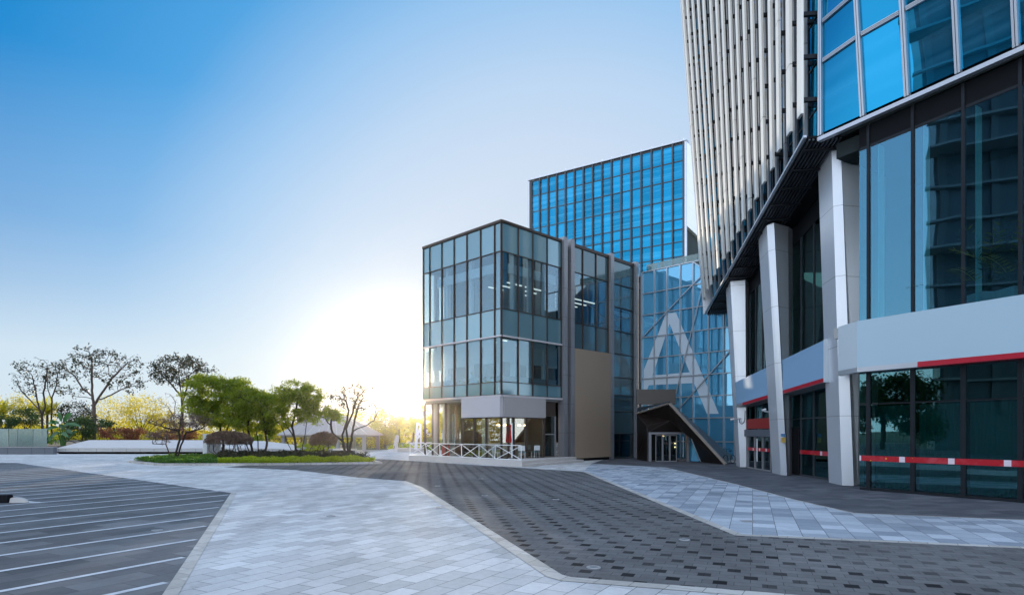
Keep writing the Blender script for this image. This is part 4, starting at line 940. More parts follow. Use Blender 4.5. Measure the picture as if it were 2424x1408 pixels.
# ------------------------------------------------------------------ plants
def leafq(cent, axis, side, ln, wd, mb):
    """diamond shaped leaves: centres, long axes, side axes (n,3)"""
    n = len(cent); a = axis * ln[:, None]; s = side * wd[:, None]
    v = np.stack([cent - a * .5, cent + s * .5 + a * .05, cent + a * .5, cent - s * .5 + a * .05], 1).reshape(-1, 3)
    mb.arr(v, np.arange(n * 4).reshape(n, 4))
def unit(a): return a / (np.linalg.norm(a, axis=1, keepdims=True) + 1e-9)
def rand_leaves(cent, mb, ln, wd, up=.3, droop=0., jl=.35):
    n = len(cent); ax = unit(rng.normal(size=(n, 3)) + np.array([0, 0, -droop])); nn = unit(rng.normal(size=(n, 3)) + np.array([0, 0, up])); sd_ = unit(np.cross(ax, nn))
    leafq(cent, ax, sd_, ln * rng.uniform(1 - jl, 1 + jl, n), wd * rng.uniform(1 - jl, 1 + jl, n), mb)
def ell(n, c, r, lo=.0, flat=0.):                       # random points in an ellipsoid, thinned towards its heart by lo
    d = unit(rng.normal(size=(n, 3))); rad = rng.uniform(lo ** 3, 1, n) ** (1 / 3.); p = d * rad[:, None]
    return p * np.array(r) + np.array(c)
def grow(start, att, step, dk, iters=90, di=None, jit=.12, grav=0.):
    nodes = [np.array(p, float) for p in start[0]]; par = list(start[1]); nodes = np.array(nodes); att = np.array(att)
    for it in range(iters):
        if len(att) == 0: break
        d2 = ((att[:, None, :] - nodes[None]) ** 2).sum(2); j = d2.argmin(1); dm = np.sqrt(d2[np.arange(len(att)), j])
        keep = dm > dk; 
        if di is not None: use = keep & (dm < di)
        else: use = keep
        if not use.any(): break
        new = []; npar = []
        for nd in np.unique(j[use]):
            v = att[use & (j == nd)] - nodes[nd]; v = unit(v).sum(0); v = v / (np.linalg.norm(v) + 1e-9) + rng.normal(size=3) * jit + np.array([0, 0, grav]); v /= np.linalg.norm(v)
            new.append(nodes[nd] + v * step); npar.append(int(nd))
        new = np.array(new); ok = (((new[:, None, :] - nodes[None]) ** 2).sum(2).min(1) > (.45 * step) ** 2)
        bad = set(np.unique(j[use])[~ok].tolist()); keep &= ~np.isin(j, list(bad)) if bad else True
        if not ok.any(): att = att[keep]; continue
        nodes = np.vstack([nodes, new[ok]]); par += [q for q, k in zip(npar, ok) if k]; att = att[keep]
    return nodes, par
def skeleton_mesh(nodes, par, r0, ex=2.3, maxr=None, mb=None, sides=6):
    n = len(nodes); ch = [[] for _ in range(n)]
    for i, p in enumerate(par):
        if p >= 0: ch[p].append(i)
    r = np.zeros(n)
    for i in range(n - 1, -1, -1): r[i] = max(r0, sum(r[c] ** ex for c in ch[i]) ** (1 / ex)) if ch[i] else r0
    if maxr: r = r0 + (r - r0) * (maxr / r[0])
    r = np.maximum(r, r0 * .8); mb = mb or MB(); roots = [i for i in range(n) if par[i] < 0]; stack = [(q, None) for q in roots]
    while stack:
        i, p = stack.pop(); pts = [] if p is None else [nodes[p]]; rad = [] if p is None else [min(r[p], r[i] * 1.15)]
        while True:
            pts.append(nodes[i]); rad.append(r[i])
            if not ch[i]: break
            b = max(ch[i], key=lambda c: r[c])
            for c in ch[i]:
                if c != b: stack.append((c, i))
            i = b
        if len(pts) > 1: mb.tube(pts, rad, sides if max(rad) > .05 else 4 if max(rad) > .02 else 3, caps=False)
    return mb, r, ch
def trunk_line(pts, seg=.3):
    out = [np.array(pts[0], float)]; 
    for a, b in zip(pts[:-1], pts[1:]):
        a, b = np.array(a, float), np.array(b, float); k = max(1, int(np.linalg.norm(b - a) / seg))
        for i in range(1, k + 1): out.append(a + (b - a) * i / k)
    for i in range(1, len(out)): out[i] = out[i] + rng.normal(size=3) * .02
    return out
def multi_start(lines, seg=.3):                         # lines: list of polylines; the first is the main trunk, others start at its nearest node
    nodes = []; par = []
    for li, l in enumerate(lines):
        tl_ = trunk_line(l, seg)
        if li == 0: pr = -1; st_ = 0
        else:
            d = [np.linalg.norm(np.array(q) - tl_[0]) for q in nodes]; k = int(np.argmin(d)); 
            if d[k] < .5: pr = k; st_ = 1
            else: pr = -1; st_ = 0
        for q in tl_[st_:]: nodes.append(q); par.append(pr); pr = len(nodes) - 1
    return nodes, par
def tree(name, label, cat, base, lines, att, step, dk, bark, r0=.012, maxr=.2, leafm=None, nleaf=0, ll=.2, lw=.1, spread=.22, group='trees', di=None, tip=1.6, droop=0., jit=.14, up=.3, sub=None, grav=0., part='crown', tuft=9):
    o = thing(name, label, cat, base, group)
    nodes, par = grow(multi_start(lines), att, step, dk, di=di, jit=jit, grav=grav); mb, r, ch = skeleton_mesh(nodes, par, r0, maxr=maxr); obj('trunk', mb, bark, o, smooth=True)
    if nleaf:
        small = np.where(r < r0 * tip)[0]; pick = rng.choice(small, max(6, nleaf // tuft)); idx = pick[rng.integers(0, len(pick), nleaf)]; cent = nodes[idx] + rng.normal(size=(nleaf, 3)) * spread
        lm = MB(); rand_leaves(cent, lm, ll, lw, up, droop); obj(part, lm, leafm, o)
    return o
def clumps(n, c, r, nc, sig, lo=.3):
    cc = ell(nc, c, r, lo); i = rng.integers(0, nc, n); return cc[i] + rng.normal(size=(n, 3)) * sig
LF = {}
LF['green'] = leaf('bright green leaf', (.05, .12, .015), (.15, .22, .02), .5, tcol=(.42, .52, .03))
LF['needle'] = leaf('fine green needles', (.018, .062, .007), (.15, .215, .011), .38, tcol=(.60, .66, .015))
LF['dark'] = leaf('dark green leaf', (.02, .055, .018), (.045, .09, .03), .3, tcol=(.12, .2, .03))
LF['darktree'] = leaf('olive brown leaf', (.012, .018, .008), (.035, .038, .018), .2, tcol=(.06, .07, .015))
LF['yellow'] = leaf('yellow green leaf', (.20, .20, .015), (.42, .36, .02), .6, tcol=(.95, .78, .03))
LF['lime'] = leaf('lime ground cover leaf', (.13, .24, .012), (.30, .38, .02), .5, tcol=(.72, .75, .03))
LF['cover_d'] = leaf('dark ground cover leaf', (.025, .10, .018), (.07, .17, .025), .4, tcol=(.2, .36, .03))
LF['red'] = leaf('red brown leaf', (.10, .04, .025), (.24, .09, .05), .35, tcol=(.4, .13, .05))
LF['banana'] = leaf('banana leaf', (.018, .085, .03), (.05, .16, .05), .3, spec=.5, rough=.35, tcol=(.09, .25, .05))
LF['palm'] = leaf('palm frond', (.09, .14, .014), (.26, .27, .02), .5, tcol=(.85, .75, .03))
LF['twig'] = leaf('brown twiglet', (.11, .07, .055), (.22, .15, .115), .1, tcol=(.1, .06, .04))
LF['haze'] = leaf('pale backlit leaf', (.10, .13, .05), (.2, .22, .08), .55, tcol=(.5, .5, .1))

BZ = .75
# planting bed behind the ledge
mb = MB(); pts = [(-130, 70), (-80, 66.9), (-50, 66.9), (-34, 68.2), (-25.5, 70.5), (-22, 76), (-26, 100), (-60, 125), (-130, 125)]
mb.loft([V((x, y, -.02)) for x, y in pts], [V((x * 1 + (0 if x < -40 else -.4), y + .3, BZ if x < -30 else .15)) for x, y in pts]); structure('planting_bed', mb, M['soil'])
# bare trees at the left
def Pn(u, v, D): return np.array(P(u, v, D))
D = 76
tree('bare_tree', 'almost leafless forked tree at the far left behind the glass balustrade', 'tree', (k_(100) * D, D, BZ), [[(k_(101) * D, D, BZ), Pn(100, 985, D), Pn(88, 950, D), Pn(84, 925, D), Pn(76, 890, D)], [Pn(100, 985, D), Pn(107, 962, D), Pn(103, 930, D), Pn(108, 900, D), Pn(112, 870, D)], [Pn(92, 968, D), Pn(70, 945, D), Pn(50, 925, D)]],
     np.vstack([ell(300, P(82, 890, D), (3.1, 1.8, 2.4), .5), ell(130, P(115, 880, D), (1.7, 1.6, 2.0), .4), ell(22, P(40, 922, D), (.9, .8, .5))]), .28, .29, M['bark_dark'], .014, .15, LF['darktree'], 420, .3, .15, .2, 'bare trees behind the long stone ledge')
D = 78
tree('bare_tree', 'thin bare tree squeezed between the forked tree and the wide tree', 'tree', (k_(122) * D, D, BZ), [[(k_(123) * D, D, BZ), Pn(122, 985, D), Pn(123, 940, D)], [Pn(123, 940, D), Pn(133, 915, D), Pn(137, 880, D)], [Pn(122, 945, D), Pn(114, 925, D), Pn(112, 900, D)]],
     np.vstack([ell(90, P(132, 893, D), (1.8, 1.4, 2.6), .3), ell(20, P(155, 925, D), (.9, .8, .7))]), .28, .29, M['bark_dark'], .014, .11, LF['darktree'], 260, .3, .15, .2, 'bare trees behind the long stone ledge')
D = 72.5
tree('bare_tree', 'wide spreading sparse tree with a straight propped trunk', 'tree', (k_(223) * D, D, BZ), [[(k_(223) * D, D, BZ), Pn(223, 985, D), Pn(222, 962, D), Pn(218, 925, D), Pn(217, 890, D), Pn(218, 860, D)], [Pn(222, 962, D), Pn(234, 940, D), Pn(250, 918, D), Pn(266, 893, D)], [Pn(219, 945, D), Pn(205, 940, D), Pn(180, 938, D), Pn(165, 930, D)], [Pn(218, 938, D), Pn(195, 918, D), Pn(180, 895, D)], [Pn(230, 948, D), Pn(256, 938, D), Pn(280, 925, D)]],
     np.vstack([ell(230, P(232, 862, D), (3.0, 2.6, 2.2), .2), ell(150, P(298, 866, D), (2.0, 1.9, 1.7), .2), ell(140, P(172, 872, D), (2.1, 1.9, 1.5), .2), ell(90, P(205, 838, D), (2.0, 1.6, 1.0), .2), ell(70, P(290, 900, D), (2.0, 1.8, 1.1), .2), ell(45, P(310, 905, D), (1.6, 1.4, 1.5), .3), ell(30, P(168, 925, D), (1.8, 1.2, .8), .3), ell(22, P(325, 915, D), (1.0, 1.0, .4), .3)]), .27, .28, M['bark'], .014, .215, LF['darktree'], 1200, .32, .16, .2, 'bare trees behind the long stone ledge', tip=1.3)
D = 80
tree('dark_leaved_tree', 'round crowned dark leaved tree rising behind the green garden trees', 'tree', (k_(432) * D, D, BZ), [[(k_(432) * D, D, BZ), Pn(432, 960, D), Pn(428, 925, D), Pn(424, 890, D)], [Pn(432, 950, D), Pn(442, 920, D), Pn(446, 890, D)], [Pn(429, 938, D), Pn(410, 915, D), Pn(398, 900, D)]],
     np.vstack([ell(520, P(423, 877, D), (4.1, 3.0, 2.1), .5), ell(50, P(492, 880, D), (1.5, 1.2, 1.0), .3), ell(30, P(375, 895, D), (1.2, 1, 1.0), .3)]), .29, .30, M['bark_dark'], .015, .17, LF['darktree'], 2600, .28, .16, .22, 'bare trees behind the long stone ledge')
D = 86
tree('bare_tree', 'low pinkish bare tree between the wide tree and the dark leaved tree', 'tree', (k_(405) * D, D, BZ), [[(k_(415) * D, D, BZ), Pn(410, 985, D), Pn(398, 962, D)], [Pn(412, 985, D), Pn(415, 955, D)]], ell(110, P(393, 955, D), (2.3, 1.6, 1.7), .4), .34, .36, M['bark_grey'], .018, .075, group='bare trees behind the long stone ledge')
# prop of the wide tree
pr = thing('tree_prop', 'wooden tripod prop tied around the straight trunk of the wide tree', 'tree prop', (k_(223) * 72.5, 72.5, BZ))
for a, b in ((P(222, 988, 72.2), (P(240, 1022, 71.6))), (P(221, 988, 72.2), P(210, 1026, 71.8)), (P(226, 988, 72.8), P(262, 1020, 72.8))):
    mb = MB(); b.z = BZ - .05; mb.tube([a, b], .045, 6); obj('leg', mb, M['bark'], pr)
mb = MB(); mb.tube([P(216, 986, 72.2), P(233, 986, 72.2)], .06, 6); obj('crossbar', mb, M['bark_dark'], pr)
# shrubs and small trees in the bed
def bush(name, label, c, r, nl, m, ll=.22, lw=.12, nc=26, sig=.22, cat='shrub', group='shrubs in the planting bed', stem=True, lo=.35, droop=0.):
    c = V(c); o = thing(name, label, cat, (c.x, c.y, c.z - r[2]), group)
    mb = MB(); cc = ell(nc, c, r, lo); i = rng.integers(0, nc, nl); sg = np.array([sig, sig, sig]) * (np.array(r) / max(r) * .5 + .5) * max(.6, min(r))
    rand_leaves(cc[i] + rng.normal(size=(nl, 3)) * sg, mb, ll, lw, .3, droop); obj('foliage', mb, m, o)
    if stem:
        mb = MB()
        for k in range(6):
            p = cc[rng.integers(0, nc)]; b = np.array([c.x, c.y, c.z - r[2]]) + rng.normal(size=3) * np.array([.2, .2, 0]); mb.tube([b, (b + p) / 2 + rng.normal(size=3) * .15, p], [.05, .035, .015], 5)
        obj('stem', mb, M['bark_dark'], o)
    return o
def PB(u, v, D): return P(u, v, D)
bush('yellow_shrub', 'yellow backlit shrub at the far left edge', P(25, 975, 84), (3.6, 2.2, 2.2), 2600, LF['yellow'])
bush('yellow_shrub', 'yellow backlit shrub behind the forked bare tree', P(75, 978, 88), (2.6, 2.2, 2.0), 2200, LF['yellow'])
bush('dark_shrub', 'dark rounded shrub above the glass balustrade', P(62, 990, 79), (2.3, 1.6, 1.3), 2600, LF['dark'])
bush('dark_shrub', 'dark shrub low at the left edge above the balustrade', P(5, 1003, 78), (1.6, 1.3, 1.0), 1500, LF['dark'])
bush('olive_shrub', 'olive shrub behind the banana plant', P(178, 985, 78), (2.4, 1.8, 1.6), 2600, LF['darktree'])
bush('dark_shrub', 'dark dense shrub just right of the banana plant', P(190, 1018, 71), (2.0, 1.3, 1.5), 3000, LF['dark'])
bush('dark_shrub', 'low dark shrub beneath the wide sparse tree', P(250, 1012, 78), (2.1, 1.3, 1.0), 1800, LF['dark'])
bush('yellow_tree', 'airy yellow backlit small tree right of the wide sparse tree', P(270, 978, 84), (2.5, 2.0, 2.3), 2300, LF['yellow'], nc=46, sig=.26, group='yellow backlit small trees', cat='tree')
bush('yellow_tree', 'larger yellow backlit small tree before the dark leaved tree', P(335, 978, 84), (3.1, 2.2, 2.6), 3100, LF['yellow'], nc=60, sig=.24, group='yellow backlit small trees', cat='tree')
bush('yellow_shrub', 'low yellow shrub behind the gnarled grey shrub', P(395, 1000, 90), (3.0, 2, 1.6), 2000, LF['yellow'])
bush('yellow_shrub', 'low yellow shrub behind the brown domed shrub', P(520, 1012, 96), (5.0, 2, 1.6), 2400, LF['yellow'])
bush('red_shrub', 'long red brown shrub along the stone ledge', P(290, 1028, 69.5), (3.2, .9, .85), 4200, LF['red'], ll=.16, lw=.09, nc=60, sig=.25, stem=False)
bush('red_shrub', 'red brown shrub along the ledge behind the gnarled grey shrub', P(425, 1030, 69.5), (3.0, .9, .75), 3800, LF['red'], ll=.16, lw=.09, nc=60, sig=.25, stem=False)
mb = MB(); n = 5200; cx = rng.uniform(k_(-60) * 74, k_(95) * 72, n); cy = rng.uniform(70, 75, n); cz = BZ + rng.uniform(0, .9, n) * 1.0; rand_leaves(np.stack([cx, cy, cz + .15], 1), mb, .5, .09, .0, -1.2); tag(obj('tall_grass', mb, LF['cover_d'], loc=(-58, 72, BZ)), 'tall green grass growing behind the glass balustrade', 'grass', kind='stuff')
def palm(label, base, ht, fl, nf, group, m=LF['palm'], tr=.16, fan=False, bend=.0):
    b = V(base); o = thing('palm_tree', label, 'palm', b, group); top = b + V((bend, 0, ht))
    if ht > .3:
        mb = MB(); mb.tube([b, b.lerp(top, .5) + V((bend * .2, 0, 0)), top], [tr * 1.15, tr * .9, tr], 9); obj('trunk', mb, M['bark'], o)
    fm = MB(); C_, A_, S_, ln_, wd_ = [], [], [], [], []
    for k in range(nf):
        az = k * 2.399 + rng.uniform(-.2, .2); el = rng.uniform(-.15, 1.35) if not fan else rng.uniform(-.1, 1.45); hd = np.array([math.cos(az), math.sin(az), 0]); L_ = fl * rng.uniform(.8, 1.1)
        pts = []; p = np.array(top); d = hd * math.cos(el) + np.array([0, 0, math.sin(el)]); ns = 13
        for s in range(ns + 1):
            pts.append(p.copy()); p = p + d * L_ / ns; d = d + np.array([0, 0, -.085 if not fan else -.05]); d /= np.linalg.norm(d)
        fm.tube(pts, [.03 - .0018 * s for s in range(ns + 1)], 3, caps=False)
        for s in range(2, ns + 1):
            ax = pts[s] - pts[s - 1]; ax /= np.linalg.norm(ax); sd_ = np.cross(ax, [0, 0, 1.]); sd_ /= np.linalg.norm(sd_) + 1e-9; w = L_ * .27 * math.sin(PI * min(.97, (s / ns) * .85 + .13))
            for sg in (-1, 1):
                for h in (0, .5):
                    q_ = pts[s - 1] + (pts[s] - pts[s - 1]) * h; a = sd_ * sg * .8 + ax * .55 + np.array([0, 0, -.22]); a /= np.linalg.norm(a)
                    C_.append(q_ + a * w / 2); A_.append(a); S_.append(np.cross(a, np.cross(ax, sd_)) + rng.normal(size=3) * .2); ln_.append(w); wd_.append(.055 * fl / 1.6 + .03)
    leafq(np.array(C_), np.array(A_), unit(np.array(S_)), np.array(ln_), np.array(wd_), fm); obj('crown', fm, m, o); return o
palm('yellow green palm at the far left edge of the garden', (k_(2) * 84, 84, BZ), 3.8, 2.6, 20, 'palms', fan=True)
palm('yellow green palm behind the forked bare tree', (k_(112) * 88, 88, BZ), 4.2, 2.7, 22, 'palms', fan=True)
palm('small far palm beside the straight trunk of the wide tree', (k_(203) * 96, 96, BZ), 3.0, 1.6, 16, 'palms', fan=True)
# banana plant
bn = thing('banana_plant', 'big leaved banana plant at the end of the glass balustrade', 'plant', (k_(150) * 68.5, 68.5, BZ)); Dn = 68.3
def big_leaf(p0, p1, w, mb, nrm):
    p0, p1 = V(p0), V(p1); d = p1 - p0; n = 8; s = d.cross(V(nrm)).normalized(); up_ = s.cross(d).normalized(); vs = []
    for k in range(n + 1):
        f = k / n; ww = w * math.sin(PI * (f * .92 + .06)) ** .7; c = p0 + d * f + V((0, 0, -.35 * d.length * (f - .5) ** 2 + .08)); 
        vs += [c - s * ww + up_ * ww * .3, c, c + s * ww + up_ * ww * .3]
    mb.add(vs, [q_ for k in range(n) for q_ in ((3 * k, 3 * k + 1, 3 * k + 4, 3 * k + 3), (3 * k + 1, 3 * k + 2, 3 * k + 5, 3 * k + 4))])
mb = MB()
for (u0, v0, u1, v1, w, nx) in ((146, 997, 139, 975, .22, (0, -1, 0)), (150, 998, 170, 976, .26, (.3, -1, 0)), (140, 1000, 112, 1003, .26, (0, -.8, .6)), (150, 1003, 192, 1008, .22, (0, -.7, .7)), (138, 1010, 108, 1018, .24, (0, -.8, .5)), (148, 1010, 168, 1004, .26, (0, -.8, .6)), (155, 1018, 172, 1025, .22, (0, -1, .3)), (160, 1038, 182, 1018, .16, (0, -1, 0)),
    (140, 1022, 120, 1036, .22, (0, -1, .4)), (132, 1005, 120, 992, .2, (0, -1, .3)), (146, 1024, 162, 1034, .2, (0, -1, .4)), (124, 1030, 116, 1045, .18, (.4, -1, .2)), (150, 1015, 140, 1005, .22, (.2, -.9, .5)), (165, 1012, 178, 1000, .2, (0, -1, .3))):
    big_leaf(P(u0, v0, Dn + rng.uniform(-.3, .3)), P(u1, v1, Dn - rng.uniform(-.3, .6)), w, mb, nx)
obj('leaf_crown', mb, LF['banana'], bn, smooth=True)
mb = MB()
for u, v in ((146, 998), (140, 1003), (152, 1005), (160, 1020), (135, 1012)): mb.tube([(k_(150 + (u - 150) * .3) * Dn, Dn, BZ - .05), P(u, v, Dn)], [.09, .03], 7)
obj('stem', mb, LF['cover_d'], bn)
# ------------------------------------------------------------------ stone ledge, balustrade
bl = thing('glass_balustrade', 'frosted glass balustrade on a low granite wall at the far left', 'balustrade', (k_(60) * 63, 63, 0))
Db = 63.0; x0, x1 = k_(-60) * Db, k_(128) * Db
mb = MB(); mb.box(x0, x1, Db, Db + .4, 0, .70); obj('granite_wall', mb, M['granite'], bl)
mb = MB(); mb.box(x0 - .03, x1 + .03, Db - .04, Db + .44, .701, .78); obj('coping', mb, M['galv'], bl)
mb = MB()
for u in (18, 75, 106, 127): x = k_(u) * Db; mb.box(x - .012, x + .012, Db - .003, Db + .1, .02, .699)
obj('wall_joint', mb, M['black'], bl)
us = [-60, -20, 17, 38, 75, 109]
for a, b in zip(us[:-1], us[1:]): mb = MB(); mb.box(k_(a) * Db + .03, k_(b) * Db - .03, Db + .18, Db + .2, .80, 2.62); obj('glass_panel', mb, M['pale_glass'], bl)
for u in us[1:-1]: mb = MB(); x = k_(u) * Db; mb.box(x - .05, x + .05, Db + .24, Db + .3, .781, 2.5); obj('post', mb, M['galv'], bl)
lg = thing('stone_ledge', 'long pale stone ledge with a sloping top and dark recess at its foot', 'ledge', (k_(300) * 64, 64, 0))
zl = [(130, .58, .70), (165, .62, 1.42), (250, .62, 1.42), (480, .60, 1.40), (600, .60, 1.30), (660, .50, .95), (705, .36, .5)]
mb = MB(); mbf = MB(); mbr = MB(); mbj = MB()
Dl = [64., 64, 64, 64, 64.5, 66, 68]
for (ua, fa, ta_), (ub, fb, tb2), da, db in zip(zl[:-1], zl[1:], Dl[:-1], Dl[1:]):
    xa, xb = k_(ua) * da, k_(ub) * db
    mb.hexa([V((xa, da + .02, fa - .05)), V((xb, db + .02, fb - .05)), V((xb, db + 3, fb - .05)), V((xa, da + 3, fa - .05)), V((xa, da, fa)), V((xb, db, fb)), V((xb, db + 2.9, tb2)), V((xa, da + 2.9, ta_))])
    mbf.hexa([V((xa, da - .04, .24)), V((xb, db - .04, .24)), V((xb, db + .3, .24)), V((xa, da + .3, .24)), V((xa, da - .04, fa - .053)), V((xb, db - .04, fb - .053)), V((xb, db + .3, fb - .053)), V((xa, da + .3, fa - .053))])
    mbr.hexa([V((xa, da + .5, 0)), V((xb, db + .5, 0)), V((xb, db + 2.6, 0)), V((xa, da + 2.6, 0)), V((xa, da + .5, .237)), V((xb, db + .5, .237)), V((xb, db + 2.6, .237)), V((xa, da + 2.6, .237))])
    n = max(2, int((xb - xa) / 1.35))
    for k in range(n):
        f = (k + .5) / n; x = xa + (xb - xa) * f; y = da + (db - da) * f; z = fa + (fb - fa) * f; mbj.box(x - .012, x + .012, y - .044, y - .03, .25, z - .06)
obj('sloping_top', mb, M['plinth'], lg); obj('front_slab', mbf, M['concrete'], lg); obj('recess', mbr, M['black'], lg); obj('joint', mbj, M['dark'], lg)
lb = thing('stone_bench', 'low pale stone bench beyond the round brown shrub', 'bench', (k_(800) * 66, 66, 0))
mb = MB(); mb.box(k_(778) * 66, k_(838) * 66, 66, 67.2, .30, .48); obj('seat', mb, M['plinth'], lb, bevel=.02); mb = MB(); mb.box(k_(781) * 66, k_(835) * 66, 66.2, 67, 0, .299); obj('base', mb, M['dark'], lb)
# ------------------------------------------------------------------ planted island
isl = [G(300, 1094.5), G(372, 1101.5), G(640, 1101), G(905, 1097.5), G(872, 1088.5), G(780, 1084), G(560, 1083), G(400, 1086)]
cen = sum(isl, V((0, 0, 0))) / len(isl)
def inset(poly, w):
    out = []
    n = len(poly)
    for i in range(n):
        a, b, c = poly[i - 1], poly[i], poly[(i + 1) % n]; n1 = (b - a).normalized(); n2 = (c - b).normalized(); p1 = V((-n1.y, n1.x, 0)); p2 = V((-n2.y, n2.x, 0)); bb = (p1 + p2).normalized(); out.append(b + bb * (w / max(.35, bb.dot(p1))))
    return out
inn = inset(isl, .32)
mb = MB(); n = len(isl)
for i in range(n):
    j = (i + 1) % n
    mb.hexa([V((isl[i].x, isl[i].y, 0)), V((isl[j].x, isl[j].y, 0)), V((inn[j].x, inn[j].y, 0)), V((inn[i].x, inn[i].y, 0)), V((isl[i].x, isl[i].y, .14)), V((isl[j].x, isl[j].y, .14)), V((inn[j].x, inn[j].y, .14)), V((inn[i].x, inn[i].y, .14))])
structure('island_kerb', mb, M['kerbstone'])
mb = MB(); mb.prism([(p.x, p.y, .0) for p in inn], (0, 0, .10)); structure('island_soil', mb, M['soil'])
def inside(poly, x, y):
    c = np.zeros(len(x), bool); n = len(poly)
    for i in range(n):
        a, b = poly[i], poly[(i + 1) % n]; cond = ((a.y > y) != (b.y > y)) & (x < (b.x - a.x) * (y - a.y) / (b.y - a.y + 1e-9) + a.x); c ^= cond
    return c
mini, maxi = min(p.x for p in isl), max(p.x for p in isl); miny, maxy = min(p.y for p in isl), max(p.y for p in isl)
inn2 = inset(isl, .42)
def cover_mesh(n, sel, h, ln, wd):
    x = rng.uniform(mini, maxi, n); y = rng.uniform(miny, maxy, n); k = inside(inn2, x, y) & sel(x, y); x, y = x[k], y[k]
    z = .10 + h * (rng.uniform(0, 1, len(x)) ** .6) * (.8 + .35 * np.sin(x * 2.1 + y) * np.sin(y * 1.7)); mb = MB(); rand_leaves(np.stack([x, y, z], 1), mb, ln, wd, .5, -.4); return mb
uu = lambda x, y: CU + x / y * FPX
front = lambda x, y: y < 44.6 + .12 * np.sin(x * 1.1) + np.clip((uu(x, y) - 560) * .004, -1, 1.5)
tag(obj('ground_cover', cover_mesh(52000, lambda x, y: (uu(x, y) < 515) , .36, .15, .08), LF['cover_d'], loc=tuple(cen)), 'dark green ground cover at the left end of the planted island', 'ground cover', kind='stuff')
tag(obj('ground_cover', cover_mesh(90000, lambda x, y: (uu(x, y) >= 515) & front(x, y), .42, .15, .085), LF['lime'], loc=tuple(cen)), 'bright lime ground cover along the front of the planted island', 'ground cover', kind='stuff')
tag(obj('ground_cover', cover_mesh(34000, lambda x, y: (uu(x, y) >= 515) & ~front(x, y), .62, .17, .09), LF['darktree'], loc=tuple(cen)), 'low brownish green planting behind the lime ground cover', 'ground cover', kind='stuff')
pb = thing('sign_pillar', 'white and grey pillar sign standing at the back of the planted island', 'sign', (k_(497) * 56, 56, 0))
Ds = 54.
mb = MB(); mb.box(k_(480) * Ds, k_(489.5) * Ds, Ds, Ds + .3, 0, Zat(1027.5, Ds)); obj('end_post', mb, M['white'], pb); mb = MB(); mb.box(k_(489.7) * Ds, k_(519) * Ds, Ds + .05, Ds + .25, 0, Zat(1028.5, Ds)); obj('face_panel', mb, M['galv'], pb); mb = MB(); mb.box(k_(478.5) * Ds, k_(519) * Ds, Ds - .02, Ds + .32, Zat(1027.4, Ds), Zat(1026, Ds)); obj('cap', mb, M['white'], pb)
# green needle trees of the island
def gt_tree(label, D, bases, crown, nl, sig, group='green garden trees', r0=.014, mat='needle', ll=.34, lw=.075, natt=170, ncl=46):
    lines = []
    for pts in bases: lines.append([np.array(P(u, v, D + dd)) if v is not None else np.array((k_(u) * (D + dd), D + dd, .1)) for u, v, dd in pts])
    att = np.vstack([ell(max(20, int(natt * w)), P(u, v, D + dd), r, .35) for u, v, dd, r, w in crown])
    b = lines[0][0]; o = thing('garden_tree', label, 'tree', tuple(b), group)
    nodes, par = grow(multi_start(lines), att, .3, .36, jit=.2); mb, r_, ch = skeleton_mesh(nodes, par, r0, maxr=.105); obj('trunk', mb, M['bark_dark'], o, smooth=True)
    cc = np.vstack([ell(max(6, int(ncl * w)), P(u, v, D + dd), np.array(r) * 1.04, .5) for u, v, dd, r, w in crown]); i = rng.integers(0, len(cc), nl)
    cs = rng.uniform(.7, 1.3, len(cc))[i][:, None]; p = cc[i] + rng.normal(size=(nl, 3)) * np.array([sig, sig, sig * .6]) * cs * .95
    lm = MB(); nleaf_ = len(p); ax = unit(rng.normal(size=(nleaf_, 3)) * .7 + np.array([.25, 0, .75])); sd_ = unit(np.cross(ax, rng.normal(size=(nleaf_, 3)))); leafq(p, ax, sd_, ll * rng.uniform(.6, 1.3, nleaf_), lw * rng.uniform(.7, 1.3, nleaf_), lm); obj('crown', lm, LF[mat], o); return o
gt_tree('largest green garden tree, at the left of the island group', 51, [[(528, None, 0), (528, 1045, 0), (522, 1010, 0), (515, 970, 0)], [(528, 1050, 0), (538, 1015, 0), (552, 975, 0)], [(522, 1010, 0), (490, 985, 0)]],
        [(500, 925, 0, (2.1, 1.8, 1.25), 1.), (548, 935, .3, (1.9, 1.7, 1.35), .9), (470, 965, 0, (1.3, 1.3, 1.0), .5), (530, 985, 0, (2.3, 1.6, 1.0), .8)], 14500, .27)
gt_tree('green garden tree in the middle of the island group with curved trunks', 50, [[(602, None, 0), (592, 1040, 0), (586, 1010, 0), (592, 970, 0)], [(612, None, .6), (610, 1040, .6), (604, 1000, .6)], [(627, None, -.4), (632, 1045, -.4), (625, 1010, -.4), (622, 975, -.4)], [(594, None, .5), (580, 1040, .5), (572, 1000, .5)]],
        [(592, 948, 0, (1.9, 1.6, 1.4), 1.), (625, 965, 0, (1.1, 1.3, 1.1), .5), (570, 965, 0, (1.2, 1.3, 1.2), .5), (600, 998, 0, (2.2, 1.5, .8), .7), (636, 1010, 0, (.9, 1, .6), .3)], 11500, .26)
gt_tree('airy green garden tree right of the middle with a forked trunk', 49, [[(702, None, 0), (699, 1045, 0), (691, 1010, 0), (700, 975, 0), (705, 945, 0)], [(697, None, 0), (680, 1045, 0), (664, 1005, 0)], [(712, None, .4), (720, 1035, .4), (728, 990, .4)], [(698, 1035, 0), (680, 1010, 0), (668, 980, 0)]],
        [(668, 940, 0, (.95, 1, .85), .55), (700, 925, 0, (1.15, 1.1, .8), .6), (735, 940, 0, (.9, 1, .9), .5), (700, 962, 0, (1.5, 1.2, .8), .6), (652, 975, 0, (.7, .8, .7), .3), (726, 985, 0, (.8, .8, .9), .35), (690, 1000, 0, (1.1, .8, .55), .25)], 7600, .22)
